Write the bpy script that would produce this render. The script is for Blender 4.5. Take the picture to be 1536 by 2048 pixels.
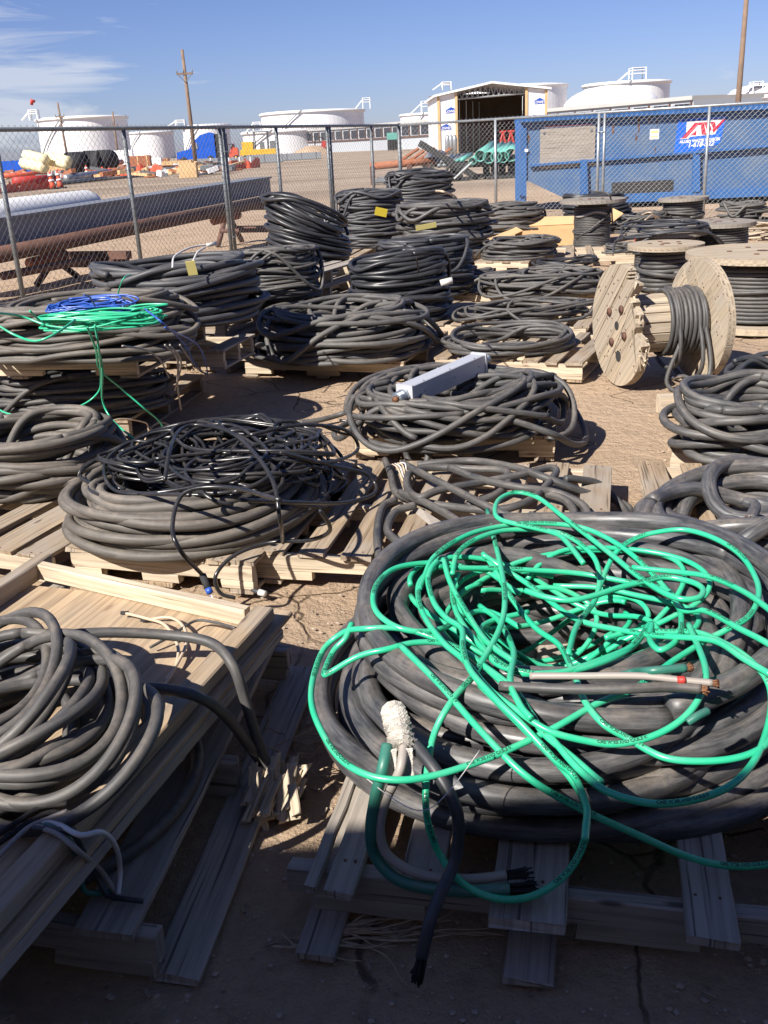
import bpy, math, random
import numpy as np
from mathutils import Vector, Matrix
R=math.radians
for o in list(bpy.data.objects): bpy.data.objects.remove(o)
S=bpy.context.scene; COL=S.collection
# ------------------------------------------------------------------ camera
FPX=1929.; PITCH=R(20.9); ROLL=R(3.0); HC=1.55
cp,sp,cr,sr=math.cos(PITCH),math.sin(PITCH),math.cos(ROLL),math.sin(ROLL)
FW=np.array((0,cp,-sp)); r0=np.array((1.,0,0)); u0=np.array((0,sp,cp))
RT=r0*cr-u0*sr; UP=r0*sr+u0*cr
cam=bpy.data.cameras.new('camera'); co=bpy.data.objects.new('camera',cam); COL.objects.link(co)
M=Matrix.Identity(4)
for i in range(3): M[i][0]=RT[i]; M[i][1]=UP[i]; M[i][2]=-FW[i]
M[2][3]=HC; co.matrix_world=M
cam.sensor_fit='VERTICAL'; cam.sensor_height=36; cam.lens=FPX/2048*36; cam.clip_start=.05; cam.clip_end=9000
S.camera=co
def ray(x,y):
    return FW+RT*((x-768)/FPX)-UP*((y-1024)/FPX)
def G(x,y,z=0):
    "world point at height z seen at photo pixel x,y (used to measure positions)"
    d=ray(x,y); t=(z-HC)/d[2]; return np.array((d[0]*t,d[1]*t,z))
def D(x,y,yd):
    "world point at world distance yd (along +Y) seen at photo pixel"
    d=ray(x,y); t=yd/d[1]; return np.array((d[0]*t,yd,HC+d[2]*t))
# ------------------------------------------------------------------ light
EL=R(41); AZ=R(43)           # sun elevation; sun stands behind left of the camera
sv=Vector((-math.sin(AZ)*math.cos(EL),-math.cos(AZ)*math.cos(EL),math.sin(EL)))
W=bpy.data.worlds.new('World'); S.world=W; W.use_nodes=True
nt=W.node_tree; nt.nodes.clear()
sky=nt.nodes.new('ShaderNodeTexSky'); sky.sky_type='NISHITA'; sky.sun_disc=False
sky.sun_elevation=EL; sky.sun_rotation=math.atan2(sv.x,sv.y); sky.altitude=1000; sky.air_density=1.0; sky.dust_density=.7; sky.ozone_density=2.5
bg=nt.nodes.new('ShaderNodeBackground'); bg.inputs[1].default_value=.050
ow=nt.nodes.new('ShaderNodeOutputWorld')
# a few wisps of cirrus, mixed into the sky by view direction
tc=nt.nodes.new('ShaderNodeTexCoord'); mp=nt.nodes.new('ShaderNodeMapping'); mp.inputs['Scale'].default_value=(2.2,2.2,16)
nz=nt.nodes.new('ShaderNodeTexNoise'); nz.inputs['Scale'].default_value=2.6; nz.inputs['Detail'].default_value=7; nz.inputs['Roughness'].default_value=.6
nz.inputs['Distortion'].default_value=.6
rp=nt.nodes.new('ShaderNodeValToRGB'); rp.color_ramp.elements[0].position=.66; rp.color_ramp.elements[1].position=.82
rp.color_ramp.elements[1].color=(.55,.55,.55,1)
mx=nt.nodes.new('ShaderNodeMixRGB'); mx.inputs[2].default_value=(9,9.3,10,1)
L=nt.links.new
cd=ray(20,150); cd/=np.linalg.norm(cd)
dt=nt.nodes.new('ShaderNodeVectorMath'); dt.operation='DOT_PRODUCT'; dt.inputs[1].default_value=tuple(cd); L(tc.outputs['Generated'],dt.inputs[0])
mr=nt.nodes.new('ShaderNodeMapRange'); mr.inputs[1].default_value=math.cos(R(7.5)); mr.inputs[2].default_value=math.cos(R(1)); mr.inputs[4].default_value=.25; L(dt.outputs['Value'],mr.inputs[0])
adn=nt.nodes.new('ShaderNodeMath'); adn.operation='ADD'; L(nz.outputs[0],adn.inputs[0]); L(mr.outputs[0],adn.inputs[1])
L(tc.outputs['Generated'],mp.inputs[0]); L(mp.outputs[0],nz.inputs['Vector']); L(adn.outputs[0],rp.inputs[0]); L(rp.outputs[0],mx.inputs[0])
tn=nt.nodes.new('ShaderNodeMixRGB'); tn.blend_type='MULTIPLY'; tn.inputs[0].default_value=1; tn.inputs[2].default_value=(.80,.84,1.22,1); L(sky.outputs[0],tn.inputs[1]); L(tn.outputs[0],mx.inputs[1]); L(mx.outputs[0],bg.inputs[0]); L(bg.outputs[0],ow.inputs[0])
sl=bpy.data.lights.new('sun','SUN'); sl.energy=5.0; sl.angle=R(.55); sl.color=(1,.94,.86)
so=bpy.data.objects.new('sun',sl); COL.objects.link(so); so.location=(0,-5,20); so.rotation_euler=(-sv).to_track_quat('-Z','Y').to_euler()
S.view_settings.view_transform='Standard'; S.view_settings.look='None'; S.view_settings.exposure=.82; S.view_settings.gamma=1
S.render.engine='CYCLES'
rng=random.Random(7)
# ------------------------------------------------------------------ materials
def mat(name,rough=.6,metal=0,spec=.5):
    m=bpy.data.materials.new(name); m.use_nodes=True; n=m.node_tree.nodes; b=n['Principled BSDF']
    b.inputs['Roughness'].default_value=rough; b.inputs['Metallic'].default_value=metal; b.inputs['Specular IOR Level'].default_value=spec
    return m,n,m.node_tree.links,b
def node(n,t,**k):
    x=n.new(t)
    for a,v in k.items():
        if a in x.inputs: x.inputs[a].default_value=v
        else: setattr(x,a,v)
    return x
def ramp(n,l,src,stops):
    r=n.new('ShaderNodeValToRGB'); e=r.color_ramp.elements
    while len(e)<len(stops): e.new(.5)
    for i,(p,c) in enumerate(stops):
        e[i].position=p; e[i].color=(c,c,c,1) if not isinstance(c,tuple) else (*c,1)
    l.new(src,r.inputs[0]); return r
def mixc(n,l,f,a,b):
    m=n.new('ShaderNodeMixRGB')
    for i,v in ((0,f),(1,a),(2,b)):
        if isinstance(v,(int,float)): m.inputs[i].default_value=v
        elif isinstance(v,tuple): m.inputs[i].default_value=(*v,1)
        else: l.new(v,m.inputs[i])
    return m.outputs[0]
def bump(n,l,b,h,strength,dist):
    bp=n.new('ShaderNodeBump'); bp.inputs['Strength'].default_value=strength; bp.inputs['Distance'].default_value=dist
    l.new(h,bp.inputs['Height']); l.new(bp.outputs[0],b.inputs['Normal'])
def coords(n,l,kind,scale):
    t=n.new('ShaderNodeTexCoord'); m=n.new('ShaderNodeMapping'); m.inputs['Scale'].default_value=scale
    l.new(t.outputs[kind],m.inputs[0]); return m.outputs[0]
def cable_mat(name,col,light,dust,dustcol=(.29,.24,.19),rough=.55,scuff=.5,bs=.35):
    rough-=.10; m,n,l,b=mat(name,rough,0,.52)
    o=coords(n,l,'Object',(1,1,1)); u=coords(n,l,'UV',(1,1,1))
    us=coords(n,l,'UV',(7,60,1))
    n1=node(n,'ShaderNodeTexNoise',Scale=5.,Detail=5.,Roughness=.65); l.new(o,n1.inputs[0])
    n2=node(n,'ShaderNodeTexNoise',Scale=1.,Detail=4.,Roughness=.7); l.new(us,n2.inputs[0])
    n3=node(n,'ShaderNodeTexNoise',Scale=38.,Detail=4.,Roughness=.7); l.new(o,n3.inputs[0])
    c=mixc(n,l,ramp(n,l,n2.outputs[0],[(.42,0),(.72,scuff)]).outputs[0],col,light)
    g=n.new('ShaderNodeNewGeometry'); sx=n.new('ShaderNodeSeparateXYZ'); l.new(g.outputs['Normal'],sx.inputs[0])
    upf=ramp(n,l,sx.outputs[2],[(.35,.25),(.95,1.)])
    df=ramp(n,l,n1.outputs[0],[(.36,0),(.70,1.)])
    m1=n.new('ShaderNodeMath'); m1.operation='MULTIPLY'; l.new(upf.outputs[0],m1.inputs[0]); l.new(df.outputs[0],m1.inputs[1])
    fine=ramp(n,l,n3.outputs[0],[(.3,.25),(.65,1.)])
    m3=n.new('ShaderNodeMath'); m3.operation='MULTIPLY'; l.new(m1.outputs[0],m3.inputs[0]); l.new(fine.outputs[0],m3.inputs[1])
    m2=n.new('ShaderNodeMath'); m2.operation='MULTIPLY'; m2.inputs[1].default_value=dust; l.new(m3.outputs[0],m2.inputs[0])
    c=mixc(n,l,m2.outputs[0],c,dustcol); l.new(c,b.inputs['Base Color'])
    rr=ramp(n,l,n2.outputs[0],[(.3,max(.05,rough-.1)),(.7,min(1,rough+.15))]); l.new(rr.outputs[0],b.inputs['Roughness'])
    bump(n,l,b,n2.outputs[0],bs,.0012)
    return m
def wood_mat(name,a,bb,dark,gray=.5,rough=.85):
    m,n,l,b=mat(name,rough,0,.2)
    at=n.new('ShaderNodeAttribute'); at.attribute_name='rnd'
    t=n.new('ShaderNodeTexCoord'); ad=n.new('ShaderNodeVectorMath'); ad.operation='ADD'
    cx=n.new('ShaderNodeCombineXYZ')
    mm=n.new('ShaderNodeMath'); mm.operation='MULTIPLY'; mm.inputs[1].default_value=37.
    l.new(at.outputs['Fac'],mm.inputs[0])
    for i in range(3): l.new(mm.outputs[0],cx.inputs[i])
    l.new(t.outputs['UV'],ad.inputs[0]); l.new(cx.outputs[0],ad.inputs[1])
    def st(s):
        q=n.new('ShaderNodeMapping'); q.inputs['Scale'].default_value=s; l.new(ad.outputs[0],q.inputs[0]); return q.outputs[0]
    g1=node(n,'ShaderNodeTexNoise',Scale=1.,Detail=6.,Roughness=.65,Distortion=.4); l.new(st((2.0,46,1)),g1.inputs[0])
    g2=node(n,'ShaderNodeTexNoise',Scale=1.,Detail=3.,Roughness=.5); l.new(st((1.6,105,1)),g2.inputs[0])
    g3=node(n,'ShaderNodeTexNoise',Scale=1.,Detail=4.,Roughness=.6); l.new(st((4,7,1)),g3.inputs[0])
    base=mixc(n,l,ramp(n,l,at.outputs['Fac'],[(0.,0.),(1.,1.)]).outputs[0],a,bb)
    base=mixc(n,l,ramp(n,l,g1.outputs[0],[(.40,.0),(.62,.9)]).outputs[0],base,tuple(v*.52 for v in a))
    base=mixc(n,l,ramp(n,l,g3.outputs[0],[(.38,0),(.72,gray)]).outputs[0],base,(.34,.31,.275))
    base=mixc(n,l,ramp(n,l,g2.outputs[0],[(.60,0),(.67,.8)]).outputs[0],base,dark)
    kv=node(n,'ShaderNodeTexVoronoi',Scale=1.); l.new(st((3.2,11,1)),kv.inputs[0]); base=mixc(n,l,ramp(n,l,kv.outputs[0],[(.05,.8),(.11,0.)]).outputs[0],base,dark)
    l.new(base,b.inputs['Base Color'])
    bump(n,l,b,g1.outputs[0],.4,.002)
    return m
def plain(name,col,rough=.6,metal=0,var=.25,scale=4.,col2=None,th=(.45,.7),bs=0,spec=.5,seam=0):
    m,n,l,b=mat(name,rough,metal,spec)
    o=coords(n,l,'Object',(1,1,1)); nz=node(n,'ShaderNodeTexNoise',Scale=scale,Detail=6.,Roughness=.65); l.new(o,nz.inputs[0])
    c2=col2 or tuple(v*(1-var) for v in col)
    c=mixc(n,l,ramp(n,l,nz.outputs[0],[(th[0],0),(th[1],1.)]).outputs[0],col,c2)
    if seam:
        sp=n.new('ShaderNodeSeparateXYZ'); l.new(o,sp.inputs[0]); md=n.new('ShaderNodeMath'); md.operation='MODULO'; md.inputs[1].default_value=seam; l.new(sp.outputs[2],md.inputs[0])
        c=mixc(n,l,ramp(n,l,md.outputs[0],[(.0,.22),(.16,.0)]).outputs[0],c,(.42,.40,.37))
        rn=node(n,'ShaderNodeTexNoise',Scale=1.,Detail=4.); l.new(coords(n,l,'Object',(.5,.5,.04)),rn.inputs[0]); c=mixc(n,l,ramp(n,l,rn.outputs[0],[(.58,0),(.75,.35)]).outputs[0],c,(.55,.50,.44))
    l.new(c,b.inputs['Base Color'])
    if bs:
        n4=node(n,'ShaderNodeTexNoise',Scale=scale*9,Detail=4.); l.new(o,n4.inputs[0]); bump(n,l,b,n4.outputs[0],bs,.004)
    return m
MT={}
MT['blk']=cable_mat('black_cable',(.030,.032,.037),(.10,.104,.115),.20,rough=.55)
MT['blkd']=cable_mat('dusty_black_cable',(.042,.043,.045),(.15,.147,.14),.6,rough=.64)
MT['blk2']=cable_mat('worn_black_cable',(.045,.047,.053),(.12,.122,.13),.22,rough=.62)
MT['blk3']=cable_mat('satin_black_cable',(.026,.027,.031),(.075,.078,.086),.10,rough=.46,scuff=.35)
MT['blkd2']=cable_mat('pale_dusty_cable',(.062,.062,.062),(.17,.165,.155),.6,rough=.7)
MT['blkd3']=cable_mat('streaky_dusty_cable',(.044,.045,.048),(.15,.145,.135),.45,rough=.6,scuff=.8)
MT['brn']=cable_mat('brown_dusty_cable',(.074,.068,.061),(.18,.165,.145),.8,rough=.7)
MT['gloss']=cable_mat('glossy_black_cable',(.012,.0125,.015),(.04,.042,.048),.22,rough=.36,scuff=.4,bs=.1)
MT['hero']=cable_mat('scuffed_rubber_cable',(.036,.038,.043),(.16,.16,.165),.62,rough=.5,scuff=.8,bs=.5)
MT['grn']=cable_mat('green_cable',(.020,.45,.235),(.06,.50,.30),.38,(.30,.44,.33),rough=.36,scuff=.6,bs=.05)
MT['grnd']=cable_mat('dull_green_cable',(.02,.15,.11),(.06,.22,.17),.5,rough=.5)
MT['blu']=cable_mat('blue_wire',(.02,.09,.42),(.03,.12,.5),.2,rough=.4)
MT['tan']=cable_mat('tan_conductor',(.55,.43,.30),(.62,.52,.40),.3,rough=.6)
MT['wht']=cable_mat('white_wire',(.6,.58,.55),(.7,.7,.68),.3,rough=.5)
MT['dirtw']=cable_mat('dirty_white_wire',(.30,.27,.24),(.4,.36,.33),.4,rough=.55)
MT['org']=cable_mat('orange_wire',(.75,.25,.03),(.8,.3,.05),.1,rough=.5)
MT['cop']=plain('copper_strands',(.22,.10,.05),.5,.5,.6,60.,bs=.5)
MT['soot']=plain('sooty_strands',(.02,.018,.018),.8,0,.5,60.,bs=.6)
MT['wood']=wood_mat('weathered_pallet_wood',(.42,.31,.20),(.30,.24,.175),(.07,.05,.035),.65)
MT['pale']=wood_mat('pale_pallet_wood',(.66,.54,.39),(.54,.45,.335),(.16,.11,.07),.2)
MT['gry']=wood_mat('grey_pallet_wood',(.44,.385,.32),(.34,.30,.26),(.07,.055,.045),.45)
MT['ply']=wood_mat('sandy_plywood',(.52,.38,.235),(.46,.34,.22),(.24,.16,.10),.25)
MT['spw']=wood_mat('spool_wood',(.50,.405,.285),(.42,.345,.25),(.14,.10,.07),.55)
MT['spg']=wood_mat('grey_spool_wood',(.30,.265,.22),(.26,.23,.195),(.09,.07,.055),.6)
MT['galv']=plain('galvanised_steel',(.36,.38,.39),.42,.55,.25,9.)
MT['galvd']=plain('dull_galvanised_steel',(.20,.215,.22),.5,.4,.3,9.)
MT['wire']=plain('fence_wire',(.30,.30,.30),.5,.5,.3,3.)
MT['rust']=plain('rusty_steel',(.13,.062,.042),.8,0,.5,6.,bs=.3)
MT['rusto']=plain('orange_rusty_steel',(.36,.13,.06),.8,0,.4,6.)
MT['beam']=plain('grey_primed_steel',(.18,.195,.225),.55,0,.15,1.5)
MT['white']=plain('white_paint',(.80,.80,.79),.5,0,.06,.6)
MT['tank']=plain('tank_white_paint',(.78,.78,.78),.5,0,.05,.02,seam=2.4)
MT['blue']=plain('scuffed_blue_paint',(.042,.112,.25),.55,0,.5,1.3,(.13,.17,.22),(.40,.78),bs=.25)
MT['bluee']=plain('blue_truck_paint',(.01,.09,.50),.3,0,.2,1.)
MT['bluer']=plain('blue_rib_paint',(.03,.115,.31),.45,0,.4,1.5)
MT['dark']=plain('dark_interior',(.03,.03,.03),.8,0,.2,1.)
MT['yel']=plain('yellow_machine_paint',(.72,.42,.035),.5,0,.3,2.)
MT['foam']=plain('cream_foam',(.80,.70,.42),.8,0,.12,1.)
MT['tagy']=plain('yellow_tag',(.85,.66,.06),.6,0,.05,5.)
MT['tagp']=plain('pale_yellow_tag',(.78,.68,.25),.6,0,.1,5.)
MT['or']=plain('orange_plastic',(.62,.10,.045),.55,0,.25,2.)
MT['red']=plain('red_paint',(.45,.04,.03),.55,0,.3,2.)
MT['teal']=plain('teal_pipe',(.13,.40,.34),.5,0,.2,.8)
MT['card']=plain('cardboard',(.58,.38,.19),.8,0,.15,3.)
MT['conc']=plain('grey_wall_sheet',(.40,.43,.46),.7,0,.06,.05)
MT['concd']=plain('grey_panel',(.42,.42,.40),.7,0,.1,.3)
MT['glass']=plain('dark_window',(.03,.035,.045),.25,0,.2,.3)
MT['pole']=plain('pole_wood',(.22,.15,.105),.85,0,.35,1.5)
MT['tyre']=plain('tyre_rubber',(.025,.025,.027),.85,0,.2,3.)
MT['boxg']=plain('grey_enamel_box',(.50,.51,.54),.35,.15,.06,8.)
MT['zinc']=plain('zinc_fitting',(.45,.50,.53),.3,.85,.2,20.)
MT['tape']=plain('white_tape_wrap',(.60,.56,.50),.6,0,.55,30.,bs=1.)
MT['maroon']=plain('maroon_interior',(.12,.03,.03),.8,0,.3,.3)
MT['osb']=plain('brown_interior_sheathing',(.17,.12,.08),.85,0,.3,.5)
MT['lum']=plain('new_lumber',(.60,.40,.20),.8,0,.2,1.)
MT['logo']=plain('blue_print',(.02,.07,.38),.6,0,.1,1.)
MT['txtw']=plain('white_lettering',(.78,.78,.78),.6,0,.05,1.)
MT['txtk']=plain('dark_cable_lettering',(.01,.10,.05),.6,0,.1,1.)
MT['txtg']=plain('pale_cable_lettering',(.40,.40,.40),.6,0,.1,1.)
MT['signb']=plain('bright_blue_decal',(.015,.13,.62),.4,0,.15,2.)
MT['signr']=plain('red_decal',(.52,.03,.06),.45,0,.25,3.)
MT['shed']=plain('tan_metal_siding',(.42,.38,.32),.6,0,.1,.5)
MT['twig']=plain('dry_twig',(.45,.34,.23),.9,0,.4,30.)
MT['leafl']=plain('dry_grass_tangle',(.36,.33,.29),.9,0,.3,20.)
MT['rock']=plain('pebble',(.42,.33,.25),.9,0,.35,8.)
MT['silv']=plain('silver_strap',(.75,.76,.78),.22,.9,.1,5.)
def ground_mat():
    m,n,l,b=mat('sandy_dirt',.95,0,.12)
    o=coords(n,l,'Object',(1,1,1))
    a=node(n,'ShaderNodeTexNoise',Scale=.55,Detail=6.,Roughness=.6); l.new(o,a.inputs[0])
    f=node(n,'ShaderNodeTexNoise',Scale=22.,Detail=8.,Roughness=.72); l.new(o,f.inputs[0])
    ff=node(n,'ShaderNodeTexNoise',Scale=120.,Detail=4.,Roughness=.7); l.new(o,ff.inputs[0])
    yard=mixc(n,l,ramp(n,l,a.outputs[0],[(.35,0),(.68,1.)]).outputs[0],(.52,.385,.265),(.43,.315,.215))
    yard=mixc(n,l,ramp(n,l,f.outputs[0],[(.40,0),(.66,.6)]).outputs[0],yard,(.34,.245,.165))
    # lot beyond the fence: wheel-worn bands of lighter and darker soil
    ob=coords(n,l,'Object',(.035,.16,1)); w=node(n,'ShaderNodeTexNoise',Scale=1.,Detail=7.,Roughness=.65,Distortion=.5); l.new(ob,w.inputs[0])
    lot=mixc(n,l,ramp(n,l,w.outputs[0],[(.38,0),(.62,1.)]).outputs[0],(.27,.21,.158),(.43,.34,.255))
    sx=n.new('ShaderNodeSeparateXYZ'); l.new(o,sx.inputs[0])
    q=n.new('ShaderNodeMapRange'); q.inputs[1].default_value=26; q.inputs[2].default_value=38; l.new(sx.outputs[1],q.inputs[0])
    c=mixc(n,l,q.outputs[0],yard,lot)
    # scattered small clods and shrinkage cracks
    v=node(n,'ShaderNodeTexVoronoi',Scale=16.); l.new(o,v.inputs[0])
    c=mixc(n,l,ramp(n,l,v.outputs[0],[(.05,.5),(.13,0.)]).outputs[0],c,(.20,.14,.095))
    dn=node(n,'ShaderNodeTexNoise',Scale=3.,Detail=5.); l.new(o,dn.inputs[0])
    mxv=n.new('ShaderNodeMixRGB'); mxv.inputs[0].default_value=.18; l.new(o,mxv.inputs[1]); l.new(dn.outputs[1],mxv.inputs[2])
    cr_=node(n,'ShaderNodeTexVoronoi',Scale=1.7,feature='DISTANCE_TO_EDGE'); l.new(mxv.outputs[0],cr_.inputs[0])
    ck=ramp(n,l,cr_.outputs[0],[(.002,.0),(.009,1.)])
    pm=ramp(n,l,a.outputs[0],[(.47,1.),(.52,0.)])
    mxk=n.new('ShaderNodeMath'); mxk.operation='MAXIMUM'; l.new(ck.outputs[0],mxk.inputs[0]); l.new(pm.outputs[0],mxk.inputs[1])
    inv=n.new('ShaderNodeMath'); inv.operation='SUBTRACT'; inv.inputs[0].default_value=1; l.new(mxk.outputs[0],inv.inputs[1])
    c=mixc(n,l,inv.outputs[0],c,(.13,.09,.06))
    l.new(c,b.inputs['Base Color'])
    s1=n.new('ShaderNodeMath'); s1.operation='MULTIPLY_ADD'; s1.inputs[1].default_value=.35; l.new(ff.outputs[0],s1.inputs[0]); l.new(f.outputs[0],s1.inputs[2])
    s2=n.new('ShaderNodeMath'); s2.operation='MULTIPLY_ADD'; s2.inputs[1].default_value=.5; l.new(mxk.outputs[0],s2.inputs[0]); l.new(s1.outputs[0],s2.inputs[2])
    f3=node(n,'ShaderNodeTexNoise',Scale=5.5,Detail=5.,Roughness=.6); l.new(o,f3.inputs[0]); s3=n.new('ShaderNodeMath'); s3.operation='MULTIPLY_ADD'; s3.inputs[1].default_value=1.6; l.new(f3.outputs[0],s3.inputs[0]); l.new(s2.outputs[0],s3.inputs[2]); bump(n,l,b,s3.outputs[0],.9,.026)
    return m
MT['ground']=ground_mat()
# ------------------------------------------------------------------ mesh tools
class MB:
    def __init__(s): s.v=[];s.f=[];s.uv=[];s.rn=[];s.nv=0
    def add(s,v,f,uv,rn):
        v=np.asarray(v,float).reshape(-1,3); s.v.append(v); f=[tuple(i+s.nv for i in q) for q in f]; s.f+=f; s.nv+=len(v)
        for q in uv: s.uv+=q
        s.rn+=[rn]*len(f)
    def tube(s,P,r,m=8,cap=True):
        P=np.asarray(P,float); n=len(P); T=np.gradient(P,axis=0); T/=np.linalg.norm(T,axis=1)[:,None]+1e-12
        rr=np.full(n,r) if np.isscalar(r) else np.asarray(r)
        N=np.zeros((n,3)); a=np.cross(T[0],(0,0,1.))
        if np.linalg.norm(a)<.05: a=np.cross(T[0],(0,1.,0))
        a/=np.linalg.norm(a); N[0]=a
        for i in range(1,n):
            a=a-T[i]*np.dot(a,T[i]); k=math.sqrt(a[0]*a[0]+a[1]*a[1]+a[2]*a[2]); a=a/(k+1e-12); N[i]=a
        B=np.cross(N,T); th=np.arange(m)*2*math.pi/m
        V=(P[:,None,:]+rr[:,None,None]*(np.cos(th)[None,:,None]*N[:,None,:]+np.sin(th)[None,:,None]*B[:,None,:])).reshape(-1,3)
        s0=np.concatenate([[0],np.cumsum(np.linalg.norm(np.diff(P,axis=0),axis=1))]); c=2*math.pi*rr.mean()/m
        f=[];uv=[]
        for i in range(n-1):
            for j in range(m):
                k=(j+1)%m; f.append((i*m+j,(i+1)*m+j,(i+1)*m+k,i*m+k))
                uv.append([(s0[i],j*c),(s0[i+1],j*c),(s0[i+1],(j+1)*c),(s0[i],(j+1)*c)])
        if cap:
            f.append(tuple(range(m))); uv.append([(0,0)]*m); f.append(tuple((n-1)*m+j for j in reversed(range(m)))); uv.append([(0,0)]*m)
        s.add(V,f,uv,rng.random()); return s
    def cyl(s,a,b,r0,r1=None,m=16):
        a=np.array(a,float);b=np.array(b,float); r1=r0 if r1 is None else r1
        return s.tube([a,a*.5+b*.5,b],np.array([r0,(r0+r1)/2,r1]),m)
    def board(s,c,ax,ay,L,Wd,T,seg=1,jit=0.,ch=.003,warp=0.):
        "board centred at c; ax unit length axis, ay unit width axis"
        c=np.array(c,float);ax=np.array(ax,float);ay=np.array(ay,float);ax/=np.linalg.norm(ax);ay/=np.linalg.norm(ay);az=np.cross(ax,ay)
        ch=min(ch,T*.3,Wd*.3); w,t=Wd/2,T/2
        prof=[(-w+ch,-t),(w-ch,-t),(w,-t+ch),(w,t-ch),(w-ch,t),(-w+ch,t),(-w,t-ch),(-w,-t+ch)]
        vv=[0]; 
        for i in range(7): vv.append(vv[-1]+math.dist(prof[i],prof[i+1]))
        vv.append(vv[-1]+math.dist(prof[7],prof[0]))
        V=[];n=seg+1; wp=rng.uniform(-1,1)*warp; tw=rng.uniform(-1,1)*warp
        for i in range(n):
            q=i/seg-.5; x=q*L; je=rng.uniform(-1,1)*jit; jz=wp*(1-4*q*q)
            for (a,b) in prof:
                jx=rng.uniform(-1,1)*jit*1.5 if (i in (0,n-1)) else 0
                V.append(c+ax*(x+jx)+ay*(a+je*.3+rng.uniform(-.3,.3)*jit)+az*(b+jz+tw*q*a/w))
        f=[];uv=[]
        for i in range(n-1):
            for j in range(8):
                k=(j+1)%8; f.append((i*8+j,i*8+k,(i+1)*8+k,(i+1)*8+j))
                u0,u1=i/seg*L,(i+1)/seg*L; uv.append([(u0,vv[j]),(u0,vv[j+1]),(u1,vv[j+1]),(u1,vv[j])])
        f.append(tuple(reversed(range(8)))); uv.append([(0+prof[j][1]*.3,prof[j][0]) for j in reversed(range(8))])
        f.append(tuple((n-1)*8+j for j in range(8))); uv.append([(L+prof[j][1]*.3,prof[j][0]) for j in range(8)])
        s.add(V,f,uv,rng.random()); return s
    def box(s,a,b,rz=0,piv=None):
        a=np.minimum(a,b).astype(float),np.maximum(a,b).astype(float); lo,hi=a
        V=np.array([(x,y,z) for z in (lo[2],hi[2]) for y in (lo[1],hi[1]) for x in (lo[0],hi[0])])
        if rz:
            p=np.array(piv if piv is not None else (lo+hi)/2); c_,s_=math.cos(rz),math.sin(rz); q=V-p
            V=np.stack([q[:,0]*c_-q[:,1]*s_,q[:,0]*s_+q[:,1]*c_,q[:,2]],1)+p
        f=[(0,2,3,1),(4,5,7,6),(0,1,5,4),(1,3,7,5),(3,2,6,7),(2,0,4,6)]
        d=hi-lo; uv=[[(0,0),(0,d[1]),(d[0],d[1]),(d[0],0)],[(0,0),(d[0],0),(d[0],d[1]),(0,d[1])]]+[[(0,0),(q,0),(q,d[2]),(0,d[2])] for q in (d[0],d[1],d[0],d[1])]
        s.add(V,f,uv,rng.random()); return s
    def poly(s,P,th,nrm):
        "flat polygon P (3D points) given thickness th along nrm"
        P=np.array(P,float); nn=np.array(nrm,float); nn/=np.linalg.norm(nn); n=len(P)
        V=np.concatenate([P,P+nn*th]); f=[tuple(range(n)),tuple(reversed(range(n,2*n)))]; uv=[[(p[0],p[1]+p[2]) for p in P],[(p[0],p[1]+p[2]) for p in P[::-1]]]
        for i in range(n):
            j=(i+1)%n; f.append((i,i+n,j+n,j)); uv.append([(0,0),(0,th),(1,th),(1,0)])
        s.add(V,f,uv,rng.random()); return s
    def build(s,name,m,parent=None,smooth=False,label=None,cat=None,group=None,kind=None):
        V=np.concatenate(s.v)
        if parent is not None:
            off=np.array(parent['_o'])
        else: off=np.array(((V[:,0].min()+V[:,0].max())/2,(V[:,1].min()+V[:,1].max())/2,V[:,2].min()))
        me=bpy.data.meshes.new(name); me.from_pydata((V-off).tolist(),[],s.f)
        ul=me.uv_layers.new(name='UV'); 
        if len(s.uv)==len(me.loops): ul.data.foreach_set('uv',np.array(s.uv,dtype=np.float32).ravel())
        at=me.attributes.new('rnd','FLOAT','FACE'); at.data.foreach_set('value',np.array(s.rn,dtype=np.float32))
        if smooth: me.polygons.foreach_set('use_smooth',[True]*len(me.polygons)); 
        me.materials.append(MT[m] if isinstance(m,str) else m); me.update()
        o=bpy.data.objects.new(name,me); COL.objects.link(o)
        if parent is not None:
            o.parent=parent; p0=np.array(parent['_w']); o.location=off-p0
            o['_o']=list(off); o['_w']=list(off)
        else: o.location=off; o['_o']=list(off); o['_w']=list(off)
        tag(o,label,cat,group,kind); return o
def tag(o,label=None,cat=None,group=None,kind=None):
    for k,v in (('label',label),('category',cat),('group',group),('kind',kind)):
        if v: o[k]=v
    return o
def thing(name,loc,label,cat,group=None):
    o=bpy.data.objects.new(name,None); COL.objects.link(o); o.empty_display_size=.1; o.location=[float(v) for v in loc]
    o['_o']=[float(v) for v in loc]; o['_w']=[float(v) for v in loc]
    return tag(o,label,cat,group)
def shift(o,d):
    o.location=[a+b for a,b in zip(o.location,d)]
def spline(pts,n=10):
    "Catmull-Rom through pts"
    P=np.array(pts,float); Q=np.concatenate([[2*P[0]-P[1]],P,[2*P[-1]-P[-2]]]); out=[]
    for i in range(1,len(Q)-2):
        a,b,c,d=Q[i-1:i+3]
        for k in range(n):
            t=k/n; out.append(.5*((2*b)+(c-a)*t+(2*a-5*b+4*c-d)*t*t+(3*b-a-3*c+d)*t**3))
    out.append(P[-1]); return np.array(out)
def smooth1(a,k):
    if k<1: return a
    q=np.ones(2*k+1)/(2*k+1); return np.convolve(np.pad(a,k,mode='edge'),q,'valid')
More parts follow.
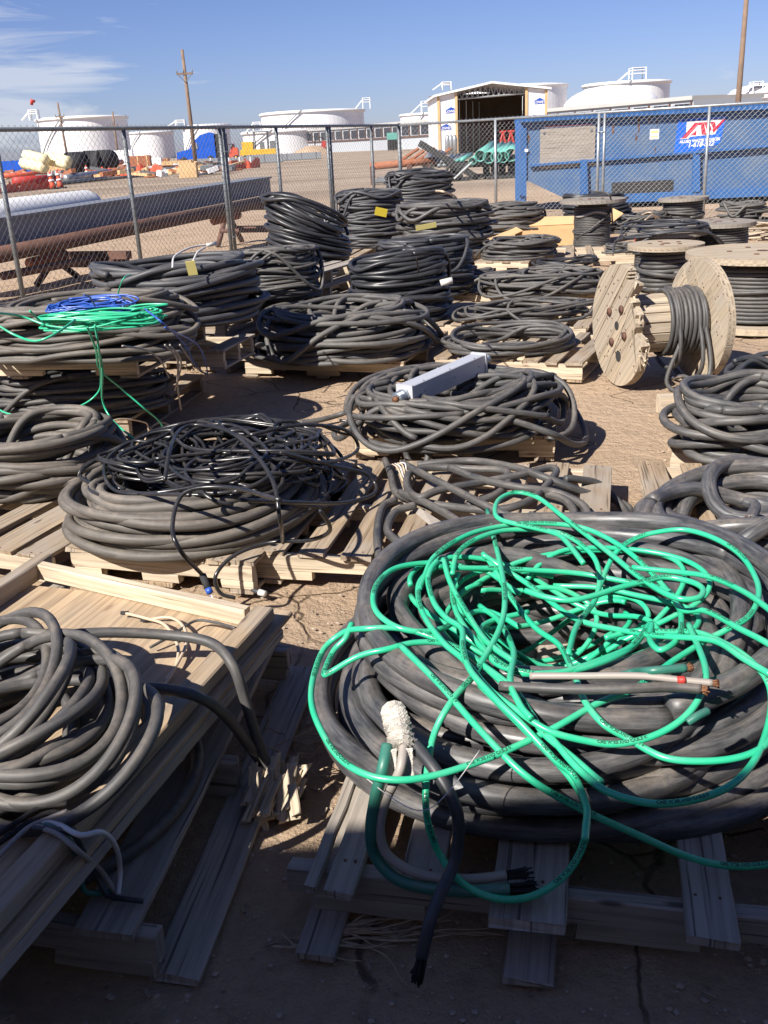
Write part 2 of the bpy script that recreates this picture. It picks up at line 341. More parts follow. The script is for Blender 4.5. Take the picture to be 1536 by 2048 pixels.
# ------------------------------------------------------------------ coils
def surf(C,x,y):
    "top surface height of coil C above its base at world x,y"
    dx,dy=x-C['c'][0],y-C['c'][1]; ca,sa=math.cos(C['yaw']),math.sin(C['yaw'])
    u,v=dx*ca+dy*sa,-dx*sa+dy*ca; th=math.atan2(v/C['ry'],u/C['rx']); e=math.hypot(u/C['rx'],v/C['ry'])
    rr=(1-e)*C['rx']; w,h=C['w'],C['h']
    if rr<0: k=max(0.,1+rr/(.6*h+.03))*.72
    elif rr<w: q=(rr-w*.45)/(w*.55); k=1-.28*min(1,abs(q))**2.5
    else: k=max(.12,.72-(rr-w)/(.9*h+.05)*.72)
    kx=1+C['tx']*u/C['rx']+C['ty']*v/C['ry']
    return h*k*max(.1,kx)
CS_=.015
def stamp(C,P,r,lift=1.):
    if 'hm' not in C:
        n=int(2*1.45*max(C['rx'],C['ry'])/CS_)+4; C['hm']=np.zeros((n,n)); C['ho']=np.array(C['c'][:2])-n*CS_/2
    P=np.asarray(P); hm=C['hm']; n=hm.shape[0]
    ix=((P[:,0]-C['ho'][0])/CS_).astype(int); iy=((P[:,1]-C['ho'][1])/CS_).astype(int); k=int(r/CS_)+1
    for a in range(-k,k+1):
        for b in range(-k,k+1):
            d2=(a*a+b*b)*CS_**2
            if d2>(r+CS_*.5)**2: continue
            x=ix+a;y=iy+b; ok=(x>=0)&(x<n)&(y>=0)&(y<n); np.maximum.at(hm,(x[ok],y[ok]),(P[ok,2]-C['z']+r*lift-(r-math.sqrt(max(0,r*r-d2)))*.6))
def hts(C,X,Y):
    hm=C['hm'];n=hm.shape[0]; ix=np.clip(((np.asarray(X)-C['ho'][0])/CS_).astype(int),0,n-1); iy=np.clip(((np.asarray(Y)-C['ho'][1])/CS_).astype(int),0,n-1)
    return hm[ix,iy]
def dense(P,step=.01):
    d=np.concatenate([[0],np.cumsum(np.linalg.norm(np.diff(P,axis=0),axis=1))]); t=np.arange(0,d[-1],step); return np.stack([np.interp(t,d,P[:,i]) for i in range(3)],1)
def drape(C,P,r,k=5,floor=0.,sink=.3):
    "lay path P (z ignored unless higher) on what already lies in C, as a stiff cable bridging the hollows"
    P=np.array(P,float); Z=hts(C,P[:,0],P[:,1]); n=len(Z)
    M_=np.array([Z[max(0,i-k):i+k+1].max() for i in range(n)]); M_=smooth1(M_,k)
    Z=M_*.75+smooth1(Z,k)*.25+r*(1-sink); P[:,2]=np.maximum(C['z']+Z,P[:,2] if floor is None else C['z']+np.maximum(floor,r)); P[:,2]=smooth1(P[:,2],2)
    return P
def coil_tubes(C,mb,d,seed,mess=.35,over=3,sd=8,seg=56,loose=0.,odd=.03,overmess=1.,lim=None):
    q=random.Random(seed); rx,ry,w,h=C['rx'],C['ry'],C['w'],C['h']; h=max(d*1.05,h-(d*.4 if over>1 else 0))
    slots=[]; k=0
    while True:
        z=d*.5+k*d*.86
        if z>h-d*.3 and k>0: break
        t=min(1,(z-d*.5)/max(h,1e-6)); ww=w*math.sqrt(max(.08,1-.75*t*t)) ; ins=(w-ww)*.45
        nc=max(1,int(ww/(d*1.03)))
        row=[(ins+(i+.5+(.5 if k%2 else 0)*.6)*d*1.03,z) for i in range(nc)]
        if k%2: row=row[::-1]
        slots+=row; k+=1
    for i in range(len(slots)):
        if q.random()<.55:
            j=min(len(slots)-1,i+q.randint(1,4)); slots[i],slots[j]=slots[j],slots[i]
    if lim and len(slots)>lim: slots=[slots[int(i*len(slots)/lim)] for i in range(lim)]
    n=len(slots); N=n*seg; th=np.arange(N)*2*math.pi/seg; r=np.zeros(N); z=np.zeros(N)
    ho=[(q.uniform(-1,1)*odd/(j-.5),j,q.uniform(0,6.28)) for j in (2,3,4)]
    for i in range(n):
        a=slots[i]; b=slots[min(i+1,n-1)]; t0=q.uniform(.1,.7); wd=q.uniform(.2,.4); tt=np.arange(seg)/seg
        s=np.clip((tt-t0)/wd,0,1); s=s*s*(3-2*s); sl=slice(i*seg,(i+1)*seg)
        r[sl]=a[0]+(b[0]-a[0])*s; z[sl]=a[1]+(b[1]-a[1])*s
    # slow independent wander so strands cross and ride over each other
    ph=np.arange(N)/seg
    for j in range(5):
        fr=q.uniform(.35,2.6); r+=mess*d*q.uniform(.3,1)*np.sin(2*math.pi*fr*ph+q.uniform(0,6))
        fr=q.uniform(.5,3.1); z+=mess*d*.55*q.uniform(.3,1)*np.sin(2*math.pi*fr*ph+q.uniform(0,6))
    top=np.clip(z/h-.45,0,1)*2; r+=loose*top*np.sin(2*math.pi*q.uniform(.28,.45)*ph+q.uniform(0,6))
    ca,sa=math.cos(C['yaw']),math.sin(C['yaw'])
    def place(th,r,z):
        f=1+sum(a*np.cos(j*th+p) for a,j,p in ho)
        u=np.cos(th)*(rx-r)*f; v=np.sin(th)*(ry-r*min(1,ry/rx*1.0))*f
        z=np.maximum(z,d*.5)*np.maximum(.1,(1+C['tx']*u/rx+C['ty']*v/ry)); z=np.maximum(z,d*.5)
        return np.stack([C['c'][0]+u*ca-v*sa,C['c'][1]+u*sa+v*ca,C['z']+z],1)
    P=place(th+q.uniform(0,6),r,z)
    for a in range(3): P[:,a]=smooth1(P[:,a],2)
    mb.tube(P,d/2,sd); stamp(C,dense(P,.012),d/2)
    for k in range(over):
        # loops thrown across the top, not centred with the rest
        a0=q.uniform(0,6.28); turns=1.; nn=int(seg*1.25); t=np.linspace(0,turns*2*math.pi,nn)+a0
        fx=q.uniform(.62,.93); ox,oy=q.uniform(-1,1)*(1-fx)*rx*overmess,q.uniform(-1,1)*(1-fx)*ry*overmess
        sq=q.uniform(.7,1.); rot=q.uniform(0,3.14)
        uu=np.cos(t)*rx*fx; vv=np.sin(t)*ry*fx*sq
        u=uu*math.cos(rot*.15)-vv*math.sin(rot*.15)+ox; v=uu*math.sin(rot*.15)+vv*math.cos(rot*.15)+oy
        X=C['c'][0]+u*ca-v*sa; Y=C['c'][1]+u*sa+v*ca
        P=drape(C,np.stack([X,Y,X*0],1),d/2,max(2,seg//16)); mb.tube(P,d/2,sd); stamp(C,dense(P,.012),d/2,C.get('lift',.1))
def coil_at(xl,xr,yf,z0,ytop,ratio=1.,h=None,w=.42,yaw=0,tx=0,ty=0):
    xc=(xl+xr)/2; f=G(xc,yf,z0); rx=.5
    for _ in range(6):
        dirv=f[:2]/np.linalg.norm(f[:2]); c=f[:2]+dirv*rx*ratio; dep=c[1]*cp+(HC-z0)*sp; rx=(xr-xl)/2*dep/FPX
    c=f[:2]+dirv*rx*ratio
    if h is None:
        b=c+dirv*rx*ratio*.8; h=.1
        for hh in np.arange(.04,1.2,.01):
            v=np.array((b[0],b[1],z0+hh-HC)); yy=1024-FPX*(v@UP)/(v@FW); h=hh
            if yy<=ytop: break
    return dict(c=c,z=z0,rx=rx,ry=rx*ratio,w=rx*w,h=h,yaw=yaw,tx=tx,ty=ty)
def cable_coil(C,d,m,seed,label,name='cable_coil',group='coils of cable on the pallets',cat='cable coil',extra=None,**k):
    d=d*.87 if m!='hero' else d; mb=MB(); k['mess']=min(1.25,k.get('mess',.4)*(1.35 if m!='hero' else 1)); k['odd']=k.get('odd',.03)+(.02 if m!='hero' else 0); coil_tubes(C,mb,d,seed,**k)
    if extra: extra(mb)
    if m in('blk','blkd'): m=m+('','2','3')[seed%3]
    return mb.build(name,m,None,True,label,cat,group)
# ------------------------------------------------------------------ pallets
def pallet(FL,FR,depth,z0,label,nb=7,ms='pale',mdk='wood',bw=.095,hi=True,group='wooden pallets on the dirt',skip=(),bot=True,h=.135):
    FL=np.array(FL[:2],float);FR=np.array(FR[:2],float); ex=FR-FL; Wd=np.linalg.norm(ex); ex/=Wd; ey=np.array((-ex[1],ex[0]))
    c=(FL+FR)/2+ey*depth/2; t=thing('wooden_pallet',(c[0],c[1],z0),label,'pallet',group)
    X=np.array((ex[0],ex[1],0));Y=np.array((ey[0],ey[1],0)); o=np.array((FL[0],FL[1],0)); Z=np.array((0,0,1.))
    sh=h-.036; seg=6 if hi else 2; jit=.0035 if hi else .002
    for k,q in enumerate((.02,depth/2,depth-.02)):
        mb=MB()
        # notched stringer: full upper strip with three feet
        mb.board(o+X*Wd/2+Y*q+Z*(z0+.018+sh*.68),X,Y,Wd,.038,sh*.64,seg,jit)
        for a,b in ((0,.17),(.40,.60),(.83,1)):
            mb.board(o+X*Wd*(a+b)/2+Y*q+Z*(z0+.018+sh*.18),X,Y,Wd*(b-a),.0365,sh*.362,2,jit*.6)
        mb.build('stringer',ms,t)
    mb=MB(); n=nb
    for i in range(n):
        if i in skip: continue
        b=bw*rng.uniform(.82,1.18)*(1.25 if i in (0,n-1) else 1); x=(i/(n-1))*(Wd-bw)+bw/2+rng.uniform(-.012,.012)
        yy=rng.uniform(-.01,.012); an=rng.uniform(-.012,.012); ax=Y*math.cos(an)+X*math.sin(an); ay=np.cross(Z,ax)
        mb.board(o+X*x+Y*(depth/2+yy)+Z*(z0+h-.009),ax,ay,depth+rng.uniform(-.01,.03),b,.018,seg,jit,.002,.003)
    mb.build('deck',mdk,t)
    if hi: 
        mb=MB()
        for i in range(n):
            if i in skip: continue
            x=(i/(n-1))*(Wd-bw)+bw/2
            for q_ in (.02,depth/2,depth-.02):
                for s_ in (-.022,.022): p_=o+X*(x+s_+rng.uniform(-.006,.006))+Y*(q_+rng.uniform(-.008,.008))+Z*(z0+h-.002); mb.cyl(p_,p_+Z*.0035,.0042,m=6)
        mb.build('nail_heads','rust',t)
    if bot:
        mb=MB()
        for i in range(3): mb.board(o+X*(i*(Wd-.1)/2+.05)+Y*depth/2+Z*(z0+.009),Y,-X,depth,.1,.017,2,jit)
        mb.build('bottom_boards',mdk,t)
    return t
# ------------------------------------------------------------------ ground
def build_ground():
    def axis(a,b,step,far,g=1.25):
        l=list(np.arange(a,b,step)); 
        s=step; x=a; lo=[]
        while x>-far: s*=g; x-=s; lo.append(x)
        s=step; x=b; hi=[]
        while x<far: s*=g; x+=s; hi.append(x)
        return np.array(lo[::-1]+l+hi)
    X=axis(-4.5,7.5,.045,4500); Y=axis(-.5,15,.045,6500)
    gx,gy=np.meshgrid(X,Y); q=random.Random(3); z=np.zeros_like(gx)
    for k in range(26):
        f=q.uniform(.8,14); a=q.uniform(0,6.28); z+=.0042/f**.7*np.sin(f*(gx*math.cos(a)+gy*math.sin(a))+q.uniform(0,6)+.8*np.sin(gx*q.uniform(.5,2)+gy*q.uniform(.5,2)))
    # worn tracks down the aisle
    for c0,sl,wd in ((1.35,.14,.16),(2.2,.10,.14),(-.75,.06,.12)):
        u=(gx-(c0+sl*gy))/wd; z+=-.010*np.exp(-u*u)+.006*np.exp(-(np.abs(u)-1.6)**2*4)
    fade=np.clip(1-(np.hypot(gx,gy-8)-14)/20,0,1); z=z*fade-.012
    nx,ny=len(X),len(Y); V=np.stack([gx,gy,z],-1).reshape(-1,3)
    i=np.arange(ny-1)[:,None]*nx+np.arange(nx-1)[None,:]; F=np.stack([i,i+1,i+nx+1,i+nx],-1).reshape(-1,4)
    me=bpy.data.meshes.new('ground'); me.vertices.add(len(V)); me.vertices.foreach_set('co',V.ravel().astype(np.float32))
    me.loops.add(F.size); me.loops.foreach_set('vertex_index',F.ravel().astype(np.int32)); me.polygons.add(len(F))
    me.polygons.foreach_set('loop_start',np.arange(0,F.size,4,dtype=np.int32)); me.polygons.foreach_set('loop_total',np.full(len(F),4,dtype=np.int32))
    me.polygons.foreach_set('use_smooth',[True]*len(F)); me.update(calc_edges=True); me.validate(); me.materials.append(MT['ground'])
    o=bpy.data.objects.new('ground',me); COL.objects.link(o); tag(o,'sandy brown dirt of the yard and the lot beyond it','ground',kind='structure')
build_ground()
def pebbles():
    mb=MB(); q=random.Random(5)
    base=[(0,0,1),(.9,0,.2),(.3,.85,.2),(-.75,.5,.2),(-.7,-.55,.2),(.3,-.85,.2),(0,0,-.5)]
    fs=[(0,1,2),(0,2,3),(0,3,4),(0,4,5),(0,5,1),(6,2,1),(6,3,2),(6,4,3),(6,5,4),(6,1,5)]
    for k in range(5200):
        y=1.+23*q.random()**2.2; x=q.uniform(-.45,.52)*y*1.05; s=q.choice((.0025,.003,.004,.005,.007))*q.uniform(.7,1.3)*(1+y*.12); a=q.uniform(0,6.28)
        v=[(x+s*(px*math.cos(a)-py*math.sin(a))*q.uniform(.7,1.3),y+s*(px*math.sin(a)+py*math.cos(a)),-.011+s*.5*pz+.002) for px,py,pz in base]
        mb.add(v,fs,[[(0,0)]*3]*10,q.random())
    mb.build('pebbles','rock',None,False,'small clods and pebbles strewn over the dirt','pebbles',None,'stuff')
pebbles()
def chips():
    mb=MB(); q=random.Random(15)
    for k in range(170):
        y=1.2+12*q.random()**1.6; x=q.uniform(-.42,.50)*y; a=q.uniform(0,3.14); mb.board((x,y,-.004),(math.cos(a),math.sin(a),q.uniform(-.1,.1)),(-math.sin(a),math.cos(a),q.uniform(-.2,.2)),q.uniform(.012,.05),q.uniform(.003,.009),.003,1,0,.0005)
    mb.build('wood_chips','wood',None,False,'scattered splinters of wood trodden into the dirt','wood chips',None,'stuff')
chips()
# ------------------------------------------------------------------ building behind the photographer (casts the foreground shade)
def workshop():
    y1=-.85; H=3.12; t=thing('workshop_building',(0,y1-4,0),'tan metal workshop building behind the camera','building')
    mb=MB(); mb.box((-14,y1-.12,0),(12,y1,H)); mb.box((-14,y1-8,0),(12,y1-7.88,H)); mb.box((-14,y1-7.88,0),(-13.88,y1-.12,H)); mb.box((11.88,y1-7.88,0),(12,y1-.12,H))
    for i in range(86): mb.box((-13.9+i*.3,y1,0),(-13.83+i*.3,y1+.02,H-.02))
    mb.build('wall','shed',t); mb=MB(); mb.box((-14.1,y1-8.1,H),(12.1,y1+.03,H+.08)); mb.build('roof','galvd',t)
workshop()
# ------------------------------------------------------------------ fences
FA=np.array((-3.90,10.75)); FC=np.array((.72,21.5)); FD=np.array((6.95,17.4)); FH=1.88
def colhit(px,A,B):
    g=G(px,420)[:2]; b=B-A; t=(A[0]*g[1]-A[1]*g[0])/(b[1]*g[0]-b[0]*g[1]); return A+t*b
def fence(A,B,posts,label,doubles=(),mp='galv',corner=(),wr=.0034):
    L_=np.linalg.norm(B-A); e=(B-A)/L_; nrm=np.array((-e[1],e[0])); t=thing('chain_link_fence',(*((A+B)/2),0),label,'fence')
    for k,p in enumerate(posts):
        mb=MB(); r=.042 if k in corner else .028
        mb.cyl((*p,-.02),(*p,FH+(.02 if k in corner else -.01)),r,m=10)
        if k in corner: mb.cyl((*p,FH+.02),(*p,FH+.05),.046,.02,m=10)
        mb.build('post',mp,t,True)
        if k in doubles:
            mb=MB(); q=p+e*.11; mb.cyl((*q,.03),(*q,FH-.01),.026,m=10); q2=p-e*0+e*.11
            mb.build('post',mp,t,True)
            mb=MB()
            for z in (.35,1.55): mb.tube([(*(p-nrm*.035),z),(*(p+e*.055-nrm*.045),z),(*(q-nrm*.035),z),(*(q+nrm*.03),z+.01),(*(p+nrm*.04),z)],.009,6)
            mb.build('hinge','galv',t,True)
    mb=MB(); mb.cyl((*(A-e*.0),FH),(*B,FH),.024,m=8); mb.build('top_rail',mp,t,True)
    mb=MB(); s=.045; pitch=.047; nr=int(FH/.045); r=wr; V=[];F=[];nv=0
    q=random.Random(int(L_*100))
    for i in range(int(L_/pitch)):
        P=[]
        for j in range(nr+1):
            sd=1 if (i+j)%2 else -1; x=i*pitch+pitch/2+sd*(pitch*.5+.003); z=.02+j*(FH-.005)/nr
            sag=.018*math.sin(i*.11+1.3*math.sin(z*1.7))*math.sin(min(1,z/FH)*3.1)
            p=A+e*x+nrm*((.004 if (i+j)%2 else -.004)+.03+sag); P.append((p[0],p[1],z))
        P[-1]=(P[-1][0]-nrm[0]*.01,P[-1][1]-nrm[1]*.01,FH+.045)
        P=np.array(P); m=3
        ring=[np.array((nrm[0]*math.cos(a)*r+e[0]*math.sin(a)*r,nrm[1]*math.cos(a)*r+e[1]*math.sin(a)*r,0)) for a in (0,2.09,4.19)]
        Vq=(P[:,None,:]+np.array(ring)[None]).reshape(-1,3); V.append(Vq)
        for j in range(len(P)-1):
            for k in range(3): l=(k+1)%3; F.append((nv+j*3+k,nv+j*3+l,nv+j*3+3+l,nv+j*3+3+k))
        nv+=len(Vq)
    mb.v=[np.concatenate(V)]; mb.f=F; mb.nv=nv; mb.uv=[(0,0)]*(4*len(F)); mb.rn=[.5]*len(F)
    mb.build('wire_mesh','wire',t)
    mb=MB()
    for i in range(int(L_/.55)):
        p=A+e*(i*.55+.2); th=np.linspace(0,6.3,9); mb.tube([(*(p+nrm*.03*math.cos(a)+e*.01*k/8),FH+.03*math.sin(a)-.003) for k,a in enumerate(th)],.0022,4)
    mb.build('wire_ties','wire',t)
    return t
FA0=FA-(FC-FA)/np.linalg.norm(FC-FA)*2.3
fence(FA0,FC,[FA0]+[colhit(p,FA,FC) for p in (15,268,455,565,664,750)]+[FC],'chain link fence with dark rail running away on the left beside the grey beam',doubles=(3,5),mp='galvd',corner=(7,),wr=.0022)
FD2=FD+(FD-FC)*.35
fence(FC,FD2,[colhit(p,FC,FD) for p in (992,1193,1406,1640)],'light galvanised chain link fence in front of the blue dumpster',doubles=(1,))
# ------------------------------------------------------------------ far tanks
def tank(xl,xr,yt,yd,label,dome=0,gantry=None,group='white storage tanks',rim=True):
    a=D(xl,yt,yd); b=D(xr,yt,yd); cx=(a[0]+b[0])/2; rad=(b[0]-a[0])/2*.985; hz=(a[2]+b[2])/2
    cy=yd+rad*.15; t=thing('storage_tank',(cx,cy,0),label,'tank',group); m=72
    mb=MB(); mb.cyl((cx,cy,-.3),(cx,cy,hz-.02),rad,m=m); mb.build('shell','tank',t,False)
    mb=MB(); mb.tube([(cx+math.cos(k*2*math.pi/60)*(rad+.25),cy+math.sin(k*2*math.pi/60)*(rad+.25),hz-.5) for k in range(61)],.38,6); mb.build('rim','tank',t,True)
    mb=MB(); dm=dome or rad*.03; A_=np.linspace(0,math.pi/2,9)[:-1] if dome else np.array((0,.0001)); A_=list(A_)+[math.pi/2-.03] if dome else [0,1.5]
    mb.tube([(cx,cy,hz-.05+dm*math.sin(a)) for a in A_],np.array([(rad-.1)*math.cos(a) for a in A_]),m); mb.build('roof','tank',t,bool(dome))
    mb=MB(); mb.tube([(cx+math.cos(a)*(rad+.6),cy+math.sin(a)*(rad+.6),hz*k_/20) for k_,a in enumerate(np.linspace(R(205),R(262),21))],.22,4); mb.build('stair','galv',t)
    if gantry is not None:
        gx,gw,gh=gantry; p=D(gx,yt,yd); mb=MB()
        for sx in (-gw,gw):
            for sy in (-gw,gw): mb.box((p[0]+sx-.12,cy-rad*.7+sy-.12,hz-.5),(p[0]+sx+.12,cy-rad*.7+sy+.12,hz+gh))
        for zz in (gh*.55,gh*.8,gh): mb.box((p[0]-gw-.1,cy-rad*.7-gw-.1,hz+zz-.1),(p[0]+gw+.1,cy-rad*.7+gw+.1,hz+zz+.05))
        mb.board((p[0]-gw*2.2,cy-rad*.7,hz+gh*.3),(gw*2,0,gh*.9),(0,1,0),math.hypot(gw*2,gh*.9),1.,.3)
        mb.build('platform','tank',t)
    return t
tank(70,250,234,300,'wide white storage tank leftmost behind the leaning pole',gantry=(84,1.1,2.2))
tank(248,345,263,430,'low shaded white tank just right of the leftmost tank')
tank(362,458,249,380,'small white tank behind the tall utility pole',gantry=(366,1.6,1.8))
tank(518,729,222,330,'wide white tank with flared rim in the middle distance',gantry=(733,1.1,2.6))
tank(482,642,260,290,'white tank standing behind the yellow compactor',gantry=(519,1.0,2.2))
tank(800,905,226,400,'white tank peeking out left of the wrapped shed',gantry=(853,2.2,4.0))
tank(930,1137,172,300,'tall white tank rising behind the wrapped shed roof',gantry=(888,1.2,1.6))
tank(1170,1342,164,300,'white tank right of the shed with a roof platform on top',gantry=(1262,1.9,3.2))
tank(1128,1322,214,262,'domed white tank in front of the tank with the platform',dome=5.2)
tank(1385,1620,193,235,'white tank at right behind the blue dumpster')
tank(1466,1640,181,330,'white tank rim showing above the rightmost tank',dome=2.5,gantry=(1494,1.5,2.6))
# long grey warehouse with strip windows
def warehouse():
    pts=[(560,262,300),(700,252,262),(880,236,225),(1120,215,190),(1388,191,163)]
    Wp=[D(x,y,d) for x,y,d in pts]; t=thing('warehouse',(*Wp[2][:2],0),'long low grey warehouse with a strip of high windows','building')
    mb=MB(); wn=MB(); rf=MB(); fr=MB()
    for a,b in zip(Wp[:-1],Wp[1:]):
        e=b-a; e[2]=0; Ln=np.linalg.norm(e); e/=Ln; nr=np.array((e[1],-e[0],0)); h=(a[2]+b[2])/2
        n2=-nr*16
        for A,B,z0,z1,bb,off in ((a,b,-.2,None,mb,0),):
            P=[(A[0],A[1],-.2),(B[0],B[1],-.2),(B[0],B[1],B[2]-.6),(A[0],A[1],A[2]-.6)]; bb.poly(P,16,-nr)
        P=[a+np.array((0,0,-.6)),b+np.array((0,0,-.6)),b,a]; P=[p+nr*.4 for p in P]; rf.poly(P,17,-nr)
        k=int(Ln/4.2)
        for i in range(k):
            p=a+(b-a)*(i+.5)/k; h0=p[2]-3.0; w=1.55
            wn.poly([p*[1,1,0]+e*s*w+nr*.05+np.array((0,0,zz)) for s,zz in ((-1,h0),(1,h0),(1,h0+1.9),(-1,h0+1.9))],.05,nr)
            fr.poly([p*[1,1,0]+e*(s*.12+1.9)+nr*.05+np.array((0,0,zz)) for s,zz in ((-1,h0-.3),(1,h0-.3),(1,h0+2.1),(-1,h0+2.1))],.2,nr)
        fr.poly([p+nr*.05+np.array((0,0,zz)) for p,zz in ((a,-3.2),(b,-3.2),(b,-3.5),(a,-3.5))],.25,nr)
    mb.build('wall','conc',t); rf.build('roof','concd',t); wn.build('windows','glass',t); fr.build('window_frames','rust',t)
warehouse()
# ------------------------------------------------------------------ text helper
def text_mesh(s,size,extr=0.0,bold=0,shear=0):
    c=bpy.data.curves.new('t','FONT'); c.body=s; c.size=size; c.extrude=extr; c.align_x='CENTER'; c.align_y='CENTER'; c.offset=bold; c.shear=shear; c.resolution_u=2
    o=bpy.data.objects.new('t',c); COL.objects.link(o); dg=bpy.context.evaluated_depsgraph_get(); dg.update(); me=bpy.data.meshes.new_from_object(o.evaluated_get(dg))
    v=np.array([x.co[:] for x in me.vertices]); f=[tuple(p.vertices) for p in me.polygons]; COL.objects.unlink(o); bpy.data.objects.remove(o); bpy.data.meshes.remove(me); return v,f
def text_on(mb,s,size,o,ex,ez,bold=0,shear=0):
    v,f=text_mesh(s,size,0,bold,shear); o=np.array(o,float);ex=np.array(ex,float);ez=np.array(ez,float)
    P=o+v[:,:1]*ex+v[:,1:2]*ez; mb.add(P,f,[[(0,0)]*len(q) for q in f],.5)
# ------------------------------------------------------------------ wrapped shed
def shed():
    yd=118.; t=thing('wrapped_shed',(*G(985,303)[:2]*0+np.array((D(985,300,yd)[0],yd+8)),0),'open fronted shed wrapped in white house wrap with blue logos','shed')
    zb=-.2; P=lambda x,y: D(x,y,yd)
    Lx,Ox,Px,Rx=P(874,200)[0],P(914,200)[0],P(1051,200)[0],P(1094,200)[0]
    hl,hp,hr=P(874,192)[2],P(983,167)[2],P(1094,177)[2]; px=P(983,167)[0]; ht=(P(914,193)[2]+P(1050,183)[2])/2-.35
    def roofz(x): return hl+(hp-hl)*(x-Lx)/(px-Lx) if x<px else hp+(hr-hp)*(x-px)/(Rx-px)
    dep=17; Y=np.array((0,1.,0))
    mb=MB()
    for a,b in ((Lx,Ox),(Px,Rx)): mb=MB(); mb.poly([(a,yd,zb),(b,yd,zb),(b,yd,roofz(b)-.1),(a,yd,roofz(a)-.1)],.2,Y); mb.build('front_wrap','white',t)
    mb=MB(); mb.box((Rx-.15,yd+.2,zb),(Rx,yd+dep,hr-.1)); mb.box((Lx,yd+.2,zb),(Lx+.15,yd+dep,hl-.1)); mb.build('side_wall','white',t)
    mb=MB(); mb.box((Lx+.2,yd+dep,zb),(Rx-.2,yd+dep+.2,hp-.3)); mb.box((Lx+.17,yd+.25,zb),(Lx+.25,yd+dep,hl-.1)); mb.build('inner_sheathing','osb',t)
    mb=MB(); mb.box((Lx+.3,yd+dep-1.2,0),(Rx-.3,yd+dep-1,3.6)); mb.build('inner_lining','maroon',t)
    mb=MB()
    for a,b,za,zb_ in ((Lx-.4,px,roofz(Lx)-.12,hp),(px,Rx+.4,hp,hr-.12)):
        mb.poly([(a,yd-.5,za),(b,yd-.5,zb_),(b,yd-.5,zb_+.22),(a,yd-.5,za+.22)],dep+1,Y)
    mb.build('roof','tank',t)
    mb=MB()
    for x in (Lx,Ox-.25,Px-.05,Rx-.25):
        mb=MB(); mb.box((x,yd-.14,0),(x+.28,yd-.02,roofz(x+.1)-.15)); mb.build('corner_post','lum',t)
    mb=MB(); n=13
    mb.cyl((Ox,yd+.4,ht),(Px,yd+.4,ht+.25),.11,m=6)
    for i in range(n):
        x0=Ox+(Px-Ox)*i/n; x1=Ox+(Px-Ox)*(i+.5)/n; x2=Ox+(Px-Ox)*(i+1)/n
        mb.cyl((x0,yd+.4,ht+.25*i/n),(x1,yd+.4,roofz(x1)-.1),.06,m=5); mb.cyl((x1,yd+.4,roofz(x1)-.1),(x2,yd+.4,ht+.25*(i+1)/n),.06,m=5)
    for i in range(4):
        pass
    mb.build('truss','galv',t)
    for i in range(4):
        x=Ox+.5+i*1.1; mb=MB(); mb.cyl((x,yd+3+i*3,0),(x,yd+3+i*3,ht),.08,m=5); mb.build('post','galv',t)
    mb=MB()
    for yy in (yd+4,yd+9): 
        for o in (0,.5): mb.cyl((Rx+.05,yy+o,hr-1.2),(Rx+2.3,yy+o-1.5,0),.09,m=5)
    mb.build('brace','dark',t)
    mb=MB(); tx=MB()
    def logo(x,z,s):
        P_=[(-1,-.42),(1,-.42),(1.02,.18),(.85,.2),(.45,.42),(0,.62),(-.45,.42),(-.85,.2),(-1.02,.18)]
        lo,hi=None,None
        mb.poly([(x+a*s,yd-.02,z+b*s) for a,b in P_],.02,-Y)
        text_on(tx,"LOWE'S",s*.62,(x,yd-.05,z-.14*s),(1,0,0),(0,0,1),.012*s)
    lw=Ox-Lx; k=0
    for i,z in enumerate(np.arange(hl-1.6,1.4,-1.75)):
        logo(Lx+lw*(.70 if i%2==0 else .42),z,.62)
    rw=Px
    for i,z in enumerate(np.arange(hr-1.3,.8,-1.75)):
        logo(Px+(Rx-Px)*(.66 if i%2==0 else .40),z,.62)
    mb.build('logo_print','logo',t); tx.build('logo_lettering','txtw',t)
    # gas cylinders and jacks by the shed
    for i in range(3):
        x=P(891+i*7,300)[0]; mb=MB(); mb.tube([(x,yd-3,0),(x,yd-3,1.6),(x,yd-3,1.9),(x,yd-3,2.05)],np.array([.3,.3,.2,.1]),10)
        mb.build('gas_cylinder','galv',None,True,['leftmost gas cylinder by the shed wrap','middle gas cylinder of the three by the shed','gas cylinder nearest the shed opening'][i],'gas cylinder','gas cylinders beside the shed')
    for x_ in (880,1006,1022):
        p=G(x_,309); mb=MB(); col='bluer' if x_==880 else 'red'
        if x_==880:
            mb.box((p[0]-1.6,p[1]-.5,.05),(p[0]+1.6,p[1]+.5,.2)); mb.box((p[0]-1.5,p[1]-.5,.45),(p[0]+1.5,p[1]+.5,.6))
            for s in (-1.4,0,1.4): mb.box((p[0]+s-.1,p[1]-.45,.2),(p[0]+s+.1,p[1]+.45,.45))
            mb.build('blue_pallet','bluer',None,False,'blue pallet on the dirt left of the wrapped shed','pallet')
        else:
            mb.cyl((p[0]-.5,p[1],0),(p[0],p[1],2),.1,m=5); mb.cyl((p[0]+.5,p[1],0),(p[0],p[1],2),.1,m=5); mb.cyl((p[0]-.5,p[1],.6),(p[0]+.5,p[1],.6),.08,m=5); mb.cyl((p[0],p[1]+.6,0),(p[0],p[1],2),.1,m=5); mb.box((p[0]-.3,p[1]-.1,1.95),(p[0]+.3,p[1]+.1,2.1))
            mb.build('jack_stand','red',None,False,'red pipe jack stand inside the shed mouth, %s one'%('left' if x_<1010 else 'right'),'jack stand','red jack stands in the shed')
shed()
